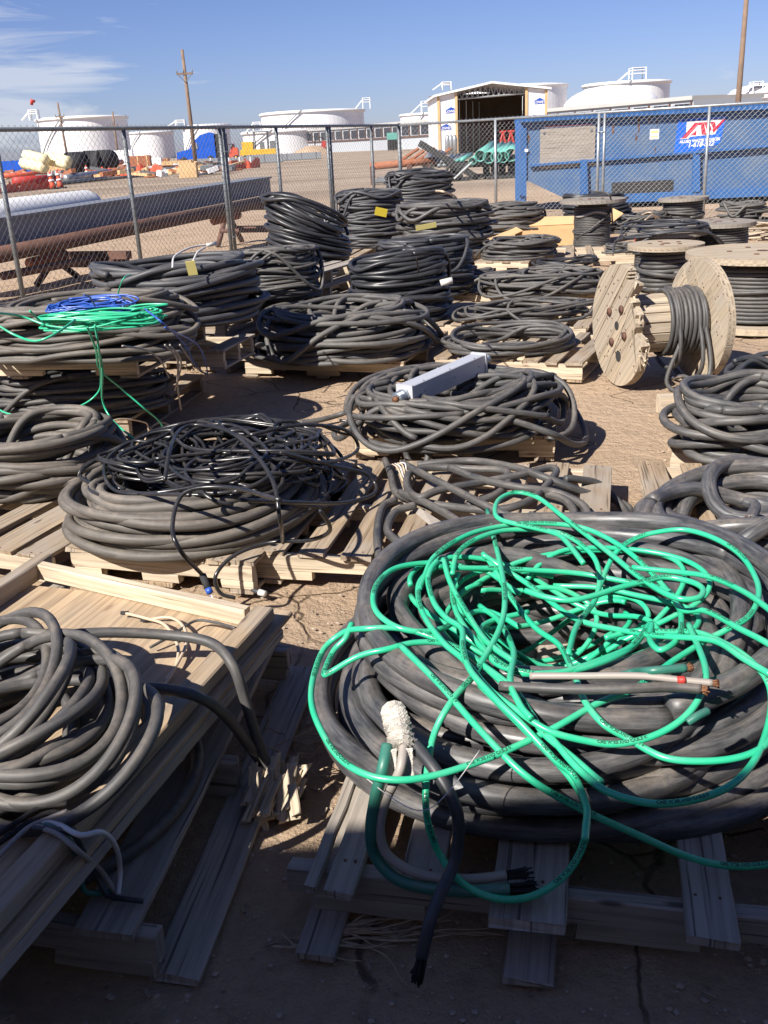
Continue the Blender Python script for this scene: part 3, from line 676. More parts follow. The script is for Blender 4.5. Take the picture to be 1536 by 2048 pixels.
# ------------------------------------------------------------------ utility poles, windsock
def upole(xb,yb,xt,yt,yd,label,arm=True,r=.16,tall=None):
    b=D(xb,yb,yd); t_=D(xt,yt,yd); x=b[0]; top=np.array((t_[0],yd,t_[2])); t=thing('utility_pole',(x,yd,0),label,'utility pole','wooden utility poles')
    e=(top-np.array((x,yd,0))); mb=MB(); mb.cyl((x,yd,-.3),top,r*1.25,r*.8,10); mb.build('pole','pole',t,True)
    if arm:
        h=np.linalg.norm(e); q=top-e/h*(h*.17 if arm is True else arm); mb=MB(); mb.box((q[0]-h*.075,yd-.25,q[2]-.1),(q[0]+h*.075,yd-.12,q[2]+.12)); mb.build('crossarm','pole',t)
        mb=MB()
        for s in (-1,1): mb.cyl((q[0]+s*h*.068,yd-.28,q[2]),(q[0],yd-.28,q[2]-h*.07),.05,m=5)
        mb.build('brace','galvd',t)
        for s in (-1,-.15,1):
            mb=MB(); xx=q[0]+s*h*.07; mb.cyl((xx,yd-.18,q[2]+.1),(xx,yd-.18,q[2]+.5),.07,.05,8); mb.build('insulator','galvd',t,True)
upole(392,330,364,99,125,'tallest wooden utility pole with crossarm beside the blue truck',arm=2.6,r=.22)
upole(137,325,115,205,190,'thin utility pole in front of the leftmost tank',arm=2.4,r=.2)
upole(238,330,225,223,210,'thin utility pole at the right edge of the leftmost tank',arm=2.6,r=.2)
upole(1466,330,1500,-90,48,'bare wooden pole rising at the top right',arm=None,r=.12)
mb=MB(); p=D(63,210,260); q=D(70,203,260); mb.tube([p,(p+q)/2+np.array((-.2,0,.6)),q],np.array([.35,.55,.3]),8)
mb.build('windsock','red',None,True,'small red windsock high over the leftmost tank','windsock')
# wires of the pole line
mb=MB(); a=D(366,126,52); b=D(-200,168,80); c=D(900,96,60)
# ------------------------------------------------------------------ dumpster
def dumpster():
    y0=21.95; L0=G(1045,427)[0]*21.95/G(1045,427)[1]; L1=L0+9.6; t=thing('dumpster',(L0,y0,0),'long scuffed blue roll-off dumpster behind the right fence','dumpster')
    H_=1.87; Yn=np.array((0,-1.,0))
    # side sheet with the sloped front underside, open box above
    zl=.62; zt=H_
    mb=MB(); prof=[(L0+.05,zl+.05),(L0+1.15,.12),(L1,.12),(L1,zt),(L0+.05,zt)]
    mb.poly([(x,y0,z) for x,z in prof],.06,(0,1,0)); mb.poly([(x,y0+1.9,z) for x,z in prof],.06,(0,1,0))
    mb.box((L0+1.15,y0+.06,.12),(L1,y0+1.9,.18)); mb.box((L1-.06,y0+.06,.18),(L1,y0+1.9,zt)); mb.box((L0+.05,y0+.06,zl),(L0+.11,y0+1.9,zt))
    mb.build('body','blue',t)
    mb=MB(); mb.box((L0-.06,y0-.16,zt-.05),(L1+.05,y0+.1,zt+.07)); mb.box((L0-.06,y0+1.85,zt-.05),(L1+.05,y0+2.05,zt+.07)); mb.build('top_rail','bluer',t)
    for yy in (y0,y0+1.85): mb=MB(); mb.box((L0-.05,yy-.05,0),(L0+.08,yy+.1,zt-.05)); mb.build('corner_post','bluer',t)
    mb=MB(); mb.box((L0+1.0,y0-.08,.10),(L1,y0,.28)); mb.build('bottom_rail','bluer',t)
    # step of the lower body: protruding ledge rising to the right
    mb=MB(); xk=L0+3.6
    mb.board((L0+.1+(xk-L0)/2,y0-.05,1.0),(1,0,.03),(0,1,0),xk-L0-.1,.10,.05); mb.board(((xk+L1)/2,y0-.07,1.05+.11),(L1-xk,0,.22),(0,1,0),L1-xk,.14,.05)
    mb.build('ledge','bluer',t)
    for x in (L0+1.3,xk+.05,L0+6.2,L0+8.1):
        mb=MB(); mb.poly([(x-.06,y0,.26),(x+.10,y0,.26),(x+.05,y0,1.02),(x-.09,y0,1.02)],.11,Yn); mb.build('rib','bluer',t)
    mb=MB(); mb.box((L0+1.9,y0-.012,.26),(L0+3.2,y0-.004,.52)); mb.build('fork_pocket','dark',t)
    # weathered rust patches, flush paint failures
    q=random.Random(4); mb=MB()
    for k in range(16):
        x=L0+q.choice((.35,1.6,2.6,3.4,5.9,7.3,8.0))+q.uniform(-.3,.3); z=q.uniform(1.1,1.85); w=q.uniform(.01,.04); h=q.uniform(.03,.22)
        n=9; mb.poly([(x+w*math.cos(a)*q.uniform(.5,1.2),y0-.0,z+h*math.sin(a)*q.uniform(.4,1.2)) for a in np.linspace(0,5.6,n)],.003+.0002*k,Yn)
    mb.build('rust_patches','rust',t)
    # plywood board
    a=D(1079,258,y0); c=D(1187,332,y0); mb=MB(); mb.board(((a[0]+c[0])/2,y0-.02,(a[2]+c[2])/2),(1,0,.02),(0,0,1),c[0]-a[0]-.02,a[2]-c[2],.02,2,.004)
    mb.build('plywood_board','gry',t)
    mb=MB()
    for x in (a[0]+.09,c[0]-.09):
        for z in (a[2]-.08,c[2]+.08): mb.cyl((x,y0-.03,z),(x,y0-.045,z),.028,m=8)
    mb.build('bolt','galvd',t)
    mb=MB(); mb.box((D(1088,250,y0)[0],y0-.006,D(1090,256,y0)[2]-.04),(D(1186,250,y0)[0],y0-.003,D(1186,249,y0)[2])); mb.build('notice_strip','txtw',t)
    mb=MB(); mb.box((D(1088,250,y0)[0]+.05,y0-.0085,D(1090,256,y0)[2]+.015),(D(1186,250,y0)[0]-.05,y0-.0065,D(1090,256,y0)[2]+.035)); mb.build('notice_stripe','signr',t)
    a=D(1295,260,y0); mb=MB(); mb.box((a[0],y0-.008,a[2]-.19),(a[0]+.19,y0-.004,a[2]+.01)); mb.build('sticker','txtw',t)
    mb=MB(); mb.box((a[0]+.02,y0-.011,a[2]-.07),(a[0]+.17,y0-.0085,a[2]-.02)); mb.box((a[0]+.02,y0-.011,a[2]-.15),(a[0]+.17,y0-.0085,a[2]-.12)); mb.build('sticker_band','tagp',t)
    a=D(1373,307,y0); mb=MB(); mb.box((a[0],y0-.008,a[2]-.07),(a[0]+.13,y0-.004,a[2]+.01)); mb.build('sticker','txtw',t)
    a=D(1049,300,y0); mb=MB(); mb.box((a[0],y0-.058,a[2]-.04),(a[0]+.07,y0-.053,a[2]+.02)); mb.build('sticker','txtw',t)
    # decal with the hauler's emblem
    TL=D(1345,238,y0); BR=D(1433,300,y0); x0,x1,z0,z1=TL[0],BR[0]+.05,BR[2],TL[2]-.02; Wd,Hh=x1-x0,z1-z0
    mb=MB(); mb.poly([(x0+.05*Wd,y0-.004,z1),(x1,y0-.004,z1+.02),(x1-.1*Wd,y0-.004,z0+.2*Hh),(x0+.45*Wd,y0-.004,z0+.02*Hh),(x0,y0-.004,z0),(x0+.02*Wd,y0-.004,z0+.5*Hh)],.003,Yn); mb.build('decal','signb',t)
    def U(a,b): return (x0+a*Wd,y0-.009,z0+b*Hh)
    mb=MB()
    mb.poly([U(.09,.40),(U(.22,.52)),U(.22,.92),U(.98,.96),U(.86,.80),U(.80,.50),U(.30,.46),U(.26,.40)],.002,Yn); mb.build('emblem_field','txtw',t)
    mb=MB()
    for P_ in ([(.13,.42),(.22,.42),(.44,.80),(.50,.80),(.53,.50),(.62,.50),(.56,.88),(.38,.88)],[(.56,.88),(.66,.88),(.72,.66),(.66,.52)],[(.30,.50),(.42,.50),(.42,.66)],[(.68,.88),(.78,.88),(.80,.74),(.92,.93),(.99,.94),(.76,.54),(.74,.60),(.74,.70)]):
        v=[(x0+a*Wd,y0-.0125,z0+b*Hh) for a,b in P_]; mb.poly(v,.002,Yn)
    mb.build('emblem_letters','signr',t)
    mb=MB(); text_on(mb,'ALLIED WASTE SERVICES',.075,U(.5,.33),(1,0,.03),(0,0,1),.003); text_on(mb,'1-618-522',.13,U(.52,.21),(1,0,.03),(0,0,1),.004,.3)
    mb.build('decal_lettering','txtw',t); t.rotation_euler[2]=R(-5)
dumpster()
# ------------------------------------------------------------------ steel beam and pipes beyond the left fence
def beams():
    # beam line runs parallel to the fence, about .9 m beyond it
    e=(FC-FA)/np.linalg.norm(FC-FA); n=np.array((-e[1],e[0])); E3=np.array((e[0],e[1],0)); N3=np.array((n[0],n[1],0))
    o=FA+n*1.0
    def hit(px): return colhit(px,o,o+e*12)
    def zat(px,py):
        p=hit(px); d=ray(px,py); t=p[1]/d[1]; return HC+d[2]*t
    a=hit(-160); b=hit(545)
    za=(zat(0,444)+(zat(0,444)-zat(545,356))*.0); 
    z0=zat(20,442); z1=zat(540,357); bz0=zat(20,494); bz1=zat(540,388); 
    ha=(z0+z1)/2; hb=(bz0+bz1)/2
    t=thing('steel_beam',(*((a+b)/2),0),'long grey steel box beam on trestles behind the left fence','beam')
    mb=MB(); A=np.array((*a,0));B=np.array((*b,0)); mb.poly([A+(0,0,bz0),B+(0,0,bz1),B+(0,0,z1),A+(0,0,z0)],.34,N3); mb.build('web','beam',t)
    mb=MB(); mb.poly([A-N3*.04+(0,0,z0),B-N3*.04+(0,0,z1),B-N3*.04+(0,0,z1+.03),A-N3*.04+(0,0,z0+.03)],.42,N3); mb.build('flange','beam',t)
    # white pipe resting beyond the beam
    o2=o+n*.75; p0=colhit(-200,o2,o2+e*9); p1=colhit(176,o2,o2+e*9)
    mb=MB(); zz=z0-.03; mb.tube([(*p0,zz),(*((p0+p1)/2),zz+.01),(*p1,zz+.02),(*(p1+e*.10),zz+.02),(*(p1+e*.17),zz+.02)],np.array([.25,.25,.25,.22,.10]),24)
    mb.build('white_pipe','white',None,True,'large white capped pipe lying beyond the grey steel beam','pipe','large pipes beyond the left fence')
    # rusty pipe in front of and below the beam
    o3=o-n*.22; p0=colhit(-200,o3,o3+e*9); p1=colhit(548,o3,o3+e*9)
    def zat3(px,py):
        p=colhit(px,o3,o3+e*9); d=ray(px,py); return HC+d[2]*p[1]/d[1]
    mb=MB(); mb.cyl((*p0,zat3(0,513)),(*p1,zat3(545,400)),.095,m=14); mb.build('rusty_pipe','rust',None,True,'long dark rusty pipe carried on trestles under the grey beam','pipe')
    for pa,pb in ((40,115),(425,475)):
        a_=colhit(pa,o,o+e*9);b_=colhit(pb,o,o+e*9); z=bz0-.24+(bz1-bz0)*(.05 if pa<200 else .75)
        mb=MB(); mb.cyl((*a_,z),(*b_,z+.03),.075,m=12); mb.build('orange_pipe','rusto',None,True,'short orange rusty pipe stub under the beam near %s'%('the far left trestle' if pa<200 else 'the far trestle'),'pipe')
    zt=bz0-.30
    for px,lab in ((158,'near'),(508,'far')):
        p=colhit(px,o,o+e*9); k=hit(px); z=zat3(px,505 if px<300 else 408)-.1
        t=thing('trestle',(*p,0),'rusty A-frame trestle under the %s end of the beam, %s'%(('near','by the leftmost coils') if px<300 else ('far','beside the leaning cable coil')),'trestle','rusty trestles beyond the fence')
        for s in (-.45,.55):
            mb=MB(); c=p+n*s; mb.cyl((*(c-e*.42),0),(*(c+e*.02),z),.045,m=8); mb.build('leg','rust',t,True)
            mb=MB(); mb.cyl((*(c+e*.42),0),(*(c-e*.02),z),.045,m=8); mb.build('leg','rust',t,True)
        mb=MB(); mb.board((*p,z+.03),N3,-E3,1.4,.12,.1); mb.build('top_beam','rust',t)
        mb=MB(); mb.cyl((*(p-n*.45-e*.3),.25),(*(p+n*.55-e*.3),.25),.035,m=8); mb.cyl((*(p-n*.45+e*.3),.25),(*(p+n*.55+e*.3),.25),.035,m=8); mb.build('crosspiece','rust',t)
    mb=MB(); p=colhit(40,o-n*.1,o+e*9); mb.cyl((*(colhit(-60,o,o+e*9)-n*.3),.32),(*(colhit(150,o,o+e*9)-n*.3),.32),.05,m=8); mb.build('rail_pipe','rust',None,True,'low horizontal rusty pipe near the ground by the nearest trestle','pipe')
beams()
# ------------------------------------------------------------------ clutter in the lot beyond (left)
def lot():
    def g(px,py): return G(px,py)
    q=random.Random(11)
    # orange safety netting in slumped runs
    for (x0,y0,x1,y1,h,lab) in ((0,388,112,376,.8,'slumped orange safety netting at the far left edge'),(118,352,262,352,1.1,'orange safety netting in front of the black pipe coils'),(245,352,325,348,1.3,'orange safety netting behind the orange pipes near the second fence post'),(455,340,520,335,1.3,'short run of orange safety netting by the yellow compactor')):
        a=g(x0,y0);b=g(x1,y1); mb=MB(); n=60; P=[]
        for i in range(n+1):
            t=i/n; c=a+(b-a)*t; hh=h*.8*(.30+.5*abs(math.sin(t*9.3+x0))*(.5+.5*q.random())+.25*q.random()); yy=.35*math.sin(t*11+x0); P.append((c,hh,yy))
        for (c0,h0,w0),(c1,h1,w1) in zip(P[:-1],P[1:]):
            mb.poly([c0+(0,w0,0),c1+(0,w1,0),c1+(0,w1+.1,h1),c0+(0,w0+.1,h0)],.03,(0,1,0))
        mb.build('safety_netting','or',None,False,lab,'safety fence','orange safety netting runs')
    cone=None
    for k,(x,y,lab) in enumerate(((107,378,'orange and white traffic cone at the end of the red pipes'),(122,376,'traffic cone just right of its leaning twin by the grey pipes'),(175,354,'orange cone standing behind the grey pipes'))):
        p=g(x,y); t=thing('traffic_cone',p,lab,'traffic cone','orange traffic cones'); s=.85
        mb=MB(); le=.12 if k<2 else 0; mb.tube([p+(-le*z*.6,0,z*s) for z in (0.03,.3,.6,.9,1.15)],np.array([.2,.17,.13,.1,.07]),12); mb.build('body','or',t,True)
        for z in (.5,.85): mb=MB(); mb.tube([p+(-le*z*.6,0,z*s),p+(-le*(z+.12)*.6,0,(z+.12)*s)],np.array([.165,.14])*(1.25-z*.35),12); mb.build('reflective_band','white',t,True)
        mb=MB(); mb.box(p+(-.3,-.3,0),p+(.3,.3,.05)); mb.build('base','tyre',t)
    def pipe(x0,y0,x1,y1,z,r,m,lab,nm='pipe'):
        a=g(x0,y0);b=g(x1,y1); mb=MB(); mb.cyl(a+(0,0,z),b+(0,0,z),r,m=14); mb.build(nm,m,None,True,lab,'pipe','pipes lying in the lot')
    pipe(30,374,112,368,.35,.30,'red','thick faded red pipe lying at the far left'); pipe(0,366,95,360,.55,.2,'or','orange pipe behind the thick red pipe')
    pipe(135,366,222,352,.32,.28,'galv','thick grey pipe lying right of the traffic cones'); pipe(112,372,212,361,.15,.14,'galvd','thin dark grey pipe in front of the thick grey pipe')
    pipe(200,362,300,352,.1,.1,'galvd','thin dark pipe lying past the end of the thick grey pipe'); pipe(190,345,245,338,.9,.35,'or','bright orange box-like pipe behind the netting')
    pipe(330,350,362,347,.3,.28,'galvd','dark grey pipe bundle left of the yellow timber'); pipe(365,345,455,342,.15,.12,'galvd','thin blue-grey pipe lying behind the yellow timber')
    # black corrugated pipe rolls
    for x0,x1,yy,lab in ((138,170,341,'leftmost black pipe roll'),(173,196,334,'middle black pipe roll, smallest'),(199,226,333,'rightmost black pipe roll')):
        a=g(x0,yy+14);b=g(x1,yy+12); s=a[1]/66; mb=MB(); mb.cyl(a+(0,0,1.25),b+(0,0,1.3),.62*s,m=18)
        for k in range(5): c=a+(b-a)*(k+.5)/5+np.array((0,0,1.27)); mb.cyl(c-(.09,0,0),c+(.09,0,0),.66*s,m=18)
        mb.build('pipe_roll','tyre',None,True,'%s sitting above the orange netting'%lab,'pipe roll','black pipe rolls in the lot')
    # foam logs
    for x0,y0,x1,y1,r,lab in ((52,310,92,320,.42,'upper cream foam log at far left'),(46,326,90,336,.42,'lower cream foam log at far left'),(88,320,136,329,.34,'cream foam log tapering right toward the pole'),(95,312,138,322,.35,'thin cream foam log on top at right')):
        a=D(x0,y0,76);b=D(x1,y1,74); mb=MB(); mb.tube([a,a+(b-a)*.05,a+(b-a)*.95,b],np.array([.9,1,1,.9])*r,6); mb.build('foam_log','foam',None,True,lab,'foam log','cream foam logs')
    # crates / containers / bundles : body + lid or straps
    def crate(x0,x1,yb,yt,m,lab,cat,nm,m2='lum',dep=.9):
        a=g(x0,yb);b=g(x1,yb); d=a[1]; h=D((x0+x1)/2,yt,d)[2]; t=thing(nm,((a[0]+b[0])/2,d+dep/2,0),lab,cat); mb=MB(); mb.box((a[0],d,0.1),(b[0],d+dep,h)); mb.build('body',m,t)
        mb=MB(); w=(b[0]-a[0])
        for k in (.12,.5,.88): mb.box((a[0]+w*k-.06,d-.03,0),(a[0]+w*k+.06,d+dep+.03,h+.03))
        mb.box((a[0]-.02,d-.04,.02),(b[0]+.02,d+dep+.04,.12)); mb.build('straps',m2,t)
    crate(-30,17,352,323,'bluee','dark blue container at the far left edge','container','container','logo')
    crate(68,100,352,330,'card','pale wooden crate below the foam logs','crate','crate')
    crate(103,116,350,332,'galvd','small grey drum crate right of the pale crate','crate','crate','galv')
    crate(219,243,338,301,'tank','tall white wrapped bundle beside the second fence post','wrapped bundle','wrapped_bundle','txtw')
    crate(254,282,344,312,'rusto','brown stacked boxes right of the second fence post','box stack','box_stack')
    crate(284,306,338,316,'tank','white wrapped sacks behind the orange netting','wrapped bundle','wrapped_bundle','txtw')
    crate(308,325,336,318,'rusto','small brown box pile left of the pallets stack','box pile','box_pile')
    crate(325,362,340,322,'card','low tan crate in front of the stacked pallets','crate','crate')
    crate(360,376,326,308,'lum','stacked pallets left of the blue truck','pallet stack','pallet_stack','dark')
    crate(386,408,324,309,'yel','low yellow box under the leaning pole','box','box','dark')
    crate(388,432,333,317,'galv','row of grey steel frames near the tallest pole','steel frames','metal_racks','txtw')
    crate(494,548,328,309,'galv','row of grey steel frames below the yellow compactor','steel frames','metal_racks','galvd')
    crate(565,630,322,306,'galv','long row of grey steel frames right of the compactor','steel frames','metal_racks','galvd')
    crate(452,492,332,315,'galv','short row of grey steel frames left of the compactor','steel frames','metal_racks','txtw')
    # yellow timber block
    a=g(363,356);b=g(425,348); mb=MB(); mb.board((a+b)/2+(0,.4,.35),b-a,(0,1,0),np.linalg.norm(b-a),.7,.6); mb.build('timber','foam',None,False,'yellow timber block lying in front of the grey pipes','timber')
    a=g(363,356); mb=MB(); mb.box(a+(-.1,-.2,.0),a+(1.1,.6,.95)); mb.build('timber_block','lum',None,False,'brown cube-like timber block at the near end of the yellow timber','timber')
    # construction debris nobody could count: one heap per material
    for nm,mt_,sd,cnt,lab in (('debris','txtw',1,90,'white scraps and sacks strewn through the far left lot'),('debris','rusto',2,110,'rust red scrap strewn through the far left lot'),('debris','galvd',3,110,'dark grey scrap and short pipes strewn through the far left lot'),('debris','lum',4,80,'tan timber scraps strewn through the far left lot')):
        mb=MB(); qq=random.Random(sd)
        for i in range(cnt):
            px_=qq.uniform(-30,470)**1.0; yy=350-px_*.035+qq.uniform(-16,16)
            p=g(px_,yy); L_=qq.uniform(.3,2.4) if mt_!='txtw' else qq.uniform(.25,.8); a=qq.gauss(.1,.7)
            mb.board(p+(0,0,qq.uniform(.08,.55)),(math.cos(a),math.sin(a),qq.uniform(-.25,.25)),(-math.sin(a),math.cos(a),0),L_,qq.uniform(.12,.5),qq.uniform(.1,.4),2,.04)
        mb.build(nm,mt_,None,False,lab,'debris',None,'stuff')
    # blue lorry cab
    p=D(400,312,150); t=thing('blue_truck',(p[0],150,0),'bright blue truck cab behind the tallest utility pole','truck'); x=p[0]; mb=MB()
    mb.poly([(x-3.4,150,.7),(x+2.3,150,.7),(x+2.3,150,4.0),(x+1.6,150,4.25),(x+.3,150,3.95),(x-.9,150,3.0),(x-1.5,150,2.1),(x-3.3,150,1.75)],2.5,(0,1,0)); mb.build('body','bluee',t)
    mb=MB(); mb.poly([(x-1.2,149.95,2.1),(x-.2,149.95,2.1),(x-.2,149.95,2.9),(x-.8,149.95,2.9)],.04,(0,-1,0)); mb.build('window','galv',t)
    mb=MB(); mb.box((x+2.3,150.2,.7),(x+3.9,152.2,4.0)); mb.build('sleeper','dark',t)
    for xx in (x-2.4,x+1.5,x+3.2): mb=MB(); mb.cyl((xx,149.9,.55),(xx,150.4,.55),.55,m=16); mb.build('wheel','tyre',t,True)
    # yellow machines
    def machine(px,yb,s,label,m,kind):
        p=g(px,yb); x,y=p[0],p[1]; t=thing('work_machine',(x,y,0),label,'machine','machines parked in the lot'); mb=MB()
        if kind=='compactor':
            mb.box((x-2.6*s,y,.8*s),(x+2.6*s,y+2*s,1.5*s)); mb.box((x-2.3*s,y+.1,1.5*s),(x-.8*s,y+1.9*s,2.5*s)); mb.build('body',m,t)
            mb=MB()
            for a in (-.6,1.2):
                for b in (.1,1.7): mb.cyl((x+a*s,y+b*s,1.5*s),(x+a*s,y+b*s,3.7*s),.07*s,m=6)
            mb.box((x-.75*s,y,3.65*s),(x+1.35*s,y+1.9*s,3.78*s)); mb.build('canopy_frame','galvd',t)
            mb=MB(); mb.box((x+.1*s,y+.5,1.5*s),(x+.7*s,y+1.3,2.4*s)); mb.box((x+1.5*s,y+.2,1.5*s),(x+2.2*s,y+1.8,2.5*s)); mb.build('seat','galvd',t)
        else:
            mb.box((x-1.1*s,y,.7*s),(x+1.5*s,y+1.6*s,1.3*s)); mb.poly([(x+.2*s,y-.01,1.3*s),(x+1.6*s,y-.01,1.3*s),(x+1.5*s,y-.01,2.3*s),(x+.7*s,y-.01,2.6*s)],1.5*s,(0,1,0)); mb.build('body',m,t)
            mb=MB()
            for a in (-1.,.9):
                for b in (.1,1.4): mb.cyl((x+a*s,y+b*s,1.2*s),(x+(a*.8)*s,y+b*s,3.1*s),.09*s,m=6)
            mb.box((x-.9*s,y,3.05*s),(x+.8*s,y+1.5*s,3.2*s)); mb.build('roll_cage','tyre',t)
            if kind=='arm': mb=MB(); mb.cyl((x-.2*s,y+.8,1.3*s),(x+.7*s,y+.8,3.2*s),.2*s,m=6); mb.build('arm','or',t)
        for a in (-1.9,0,1.9) if kind=='compactor' else (-.8,1.1):
            mb=MB(); r=(.42 if kind=='compactor' else .55)*s; mb.cyl((x+a*s,y-.15,r),(x+a*s,y+.35,r),r,m=16); w=mb.build('wheel','tyre',t,True); mb=MB(); mb.cyl((x+a*s,y-.18,r),(x+a*s,y-.12,r),r*.5,m=12); mb.build('rim','yel',w,True)
    machine(520,322,1.08,'yellow road compactor with open canopy frame','yel','compactor')
    machine(424,324,1.0,'yellow loader with black roll cage beside the blue truck','yel','cage')
    machine(462,322,.85,'orange skid loader left of the yellow compactor','or','arm')
    machine(640,308,1.1,'small red and black machine on the dirt mound','red','cage')
    # mound
    p=g(625,309); mb=MB(); q=random.Random(2); n=24; V=[(p[0],p[1],1.9)]; F=[]
    for r_,z_ in ((1.6,1.5),(3.2,.8),(5,-.1)):
        for i in range(n): a=i*2*math.pi/n; k=q.uniform(.85,1.15); V.append((p[0]+r_*k*math.cos(a),p[1]+r_*k*math.sin(a),z_*k))
    for i in range(n): F.append((0,1+i,1+(i+1)%n))
    for l in range(2):
        for i in range(n): a=1+l*n+i;b=1+l*n+(i+1)%n; F.append((a,a+n,b+n,b))
    mb.add(V,F,[[(0,0)]*len(f) for f in F],.5); mb.build('dirt_mound','ground',None,True,'dirt mound','mound',None,'structure')
    # tripod-like figure, green rack, gas bottle near the warehouse
    p=g(787,302); t=thing('green_topped_rack',p,'dark rack with a green cover before the warehouse','rack'); s=p[1]/FPX; mb=MB(); w=10*s
    for k in range(5): mb.box((p[0]-w+k*w/2-.08,p[1],0),(p[0]-w+k*w/2+.08,p[1]+.2,19*s))
    for k in range(3): mb.box((p[0]-w,p[1],k*6*s+.2),(p[0]+w,p[1]+.15,k*6*s+.9))
    mb.build('frame','dark',t); mb=MB(); mb.box((p[0]-w-.1,p[1]-.1,20*s),(p[0]+w+.1,p[1]+1.5,32*s)); mb.build('cover','teal',t)
    p=g(738,300); t=thing('marker_post',p,'brown marker post with pale stake before the warehouse','post'); mb=MB(); mb.cyl(p,p+(.3,0,2.6),.22,.14,8); mb.build('post','lum',t,True); mb=MB(); mb.cyl(p+(-.6,0,0),p+(-.6,0,1.8),.12,m=6); mb.build('stake','white',t,True)
    # teal pipe rack and black supports
    yb=352; y0=G(1000,yb)[1]-2
    for k,(x0,yy0,x1,yy1,r,m) in enumerate(((960,312,986,292,.22,'teal'),(977,315,1004,295,.23,'teal'),(992,314,1015,296,.22,'teal'),(1006,314,1020,294,.22,'teal'),(1022,310,1027,298,.25,'teal'),(944,322,957,313,.14,'teal'),(948,322,960,314,.12,'teal'))):
        a=D(x0,yy0,y0-1.0);b=D(x1,yy1,y0+3.2); mb=MB(); e=(b-a)/np.linalg.norm(b-a)
        m_=20; V=[];F=[]; h=np.cross(e,(0,0,1));h/=np.linalg.norm(h);v=np.cross(h,e)
        for c,rr in ((a,r),(b,r),(b,r*.9),(a,r*.9)):
            for i in range(m_): an=i*2*math.pi/m_; V.append(c+h*math.cos(an)*rr+v*math.sin(an)*rr)
        for l in range(4):
            for i in range(m_): j=(i+1)%m_; F.append((l*m_+i,l*m_+j,((l+1)%4)*m_+j,((l+1)%4)*m_+i))
        mb.add(V,F,[[(0,0)]*4 for f in F],.5)
        mb.build('teal_pipe',m,None,True,['leftmost large teal pipe on the rack','second large teal pipe on the rack','third large teal pipe on the rack','fourth large teal pipe, palest, on the rack','short grey-teal pipe at the right end of the rack','small teal pipe left of the large ones','smallest teal pipe beside the large ones'][k],'pipe','teal pipes on the rack')
    for k,(x0,yy0,x1,yy1,m) in enumerate(((878,332,918,310,'galvd'),(888,331,930,310,'galvd'),(898,328,935,309,'galvd'),(905,327,942,309,'teal'),(924,320,943,308,'teal'),(884,323,905,312,'galv'))):
        a=D(x0,yy0,y0-.5);b=D(x1,yy1,y0+3.); mb=MB(); mb.cyl(a,b,.085,m=10); mb.build('thin_pipe',m,None,True,['lowest dark thin pipe poking out left','second dark thin pipe poking out left','third dark thin pipe on the rack','thin teal pipe among the dark ones','short thin teal pipe next to the large pipes','pale grey thin pipe on top at left'][k],'pipe','thin pipes on the rack')
    for xp in (916,1040):
        p=D(xp,330,y0); t=thing('pipe_rack',(p[0],y0,0),'dark steel rack carrying the %s'%('thin pipes' if xp<1000 else 'large teal pipes'),'rack','pipe racks'); hz=1.55-(317-276)/2180*y0
        mb=MB(); 
        for yy in (y0-.6,y0+2.2):
            x1_=p[0]+(2.1 if xp<1000 else 0); x0_=p[0]-(0 if xp<1000 else 1.1)
            for xx in (x0_,x1_): mb.box((xx-.14,yy,0),(xx+.14,yy+.2,hz-.3)); mb.box((xx-.35,yy-.3,0),(xx+.35,yy+.5,.12))
            mb.box((x0_-.2,yy-.02,hz-.3),(x1_+.2,yy+.22,hz-.1))
        mb.build('frame','dark',t)
    # rusty orange pipe stand, left of the rack
    p=D(740,338,y0); q_=D(870,330,y0); t=thing('pipe_stand',((p[0]+q_[0])/2,y0,0),'rusty orange pipe stand seen through the fence corner','stand'); z=D(800,330,y0)[2]; mb=MB(); mb.cyl((p[0],y0,z),(q_[0],y0,z+.1),.15,m=10); mb.build('top_pipe','rusto',t,True)
    for xx in (p[0]+.1,p[0]+1.6,q_[0]-.2): mb=MB(); mb.box((xx-.1,y0-.15,0),(xx+.1,y0+.15,z)); mb.build('leg','rust',t)
    mb=MB(); mb.board((p[0]+3.2,y0-.4,.75),(1,0,-.62),(0,1,0),2.8,.3,.25); mb.build('brace','dark',t)
    mb=MB()
    for k in range(7): a=D(800+k*11,322+(k%3)*5,y0+1); mb.cyl(a,a+(.8,.5,.45),.07,m=5)
    mb.build('scrap_rods','rusto',None,False,'rusty scrap rods piled on the orange pipe stand','scrap rods')
    mb=MB(); a=D(850,327,y0); mb.cyl(a,a+(.3,1,.3),.18,m=12); mb.cyl(a+(.45,0,0),a+(.75,1,.3),.18,m=12); mb.build('grey_offcuts','galv',None,True,'two short grey pipe offcuts on the orange stand','pipe offcuts')
    mb=MB(); p=D(745,352,y0-1); 
    for k in range(3): mb.cyl((p[0]+k*.1,p[1]+k*.5,.12+k*.05),(p[0]+3.4,p[1]+k*.5+.2,.2),.06,m=6)
    mb.cyl((p[0]+3.2,p[1],.05),(p[0]+4.,p[1]+.1,.7),.06,m=6); mb.build('steel_angles','galvd',None,False,'loose grey steel angles on the dirt under the orange stand','steel angles')
    for x_,lab in ((872,'left'),(890,'right')):
        p=D(x_,345,y0-1); mb=MB(); mb.board((p[0],y0-1,.3),(.5,0,-.9 if x_==872 else .9),(0,1,0),.9,.3,.1); mb.build('steel_plate','dark',None,False,'dark steel plate tilted on the dirt, %s one of two left of the racks'%lab,'steel plate')
    # wooden edging and tan strips
    p=g(560,330);q_=g(640,322); mb=MB(); mb.board((p+q_)/2+(0,0,.08),q_-p,(0,1,0),np.linalg.norm(q_-p),.2,.12,4,.01); mb.build('plank','lum',None,False,'long tan plank lying on the lot behind the gate posts','plank')
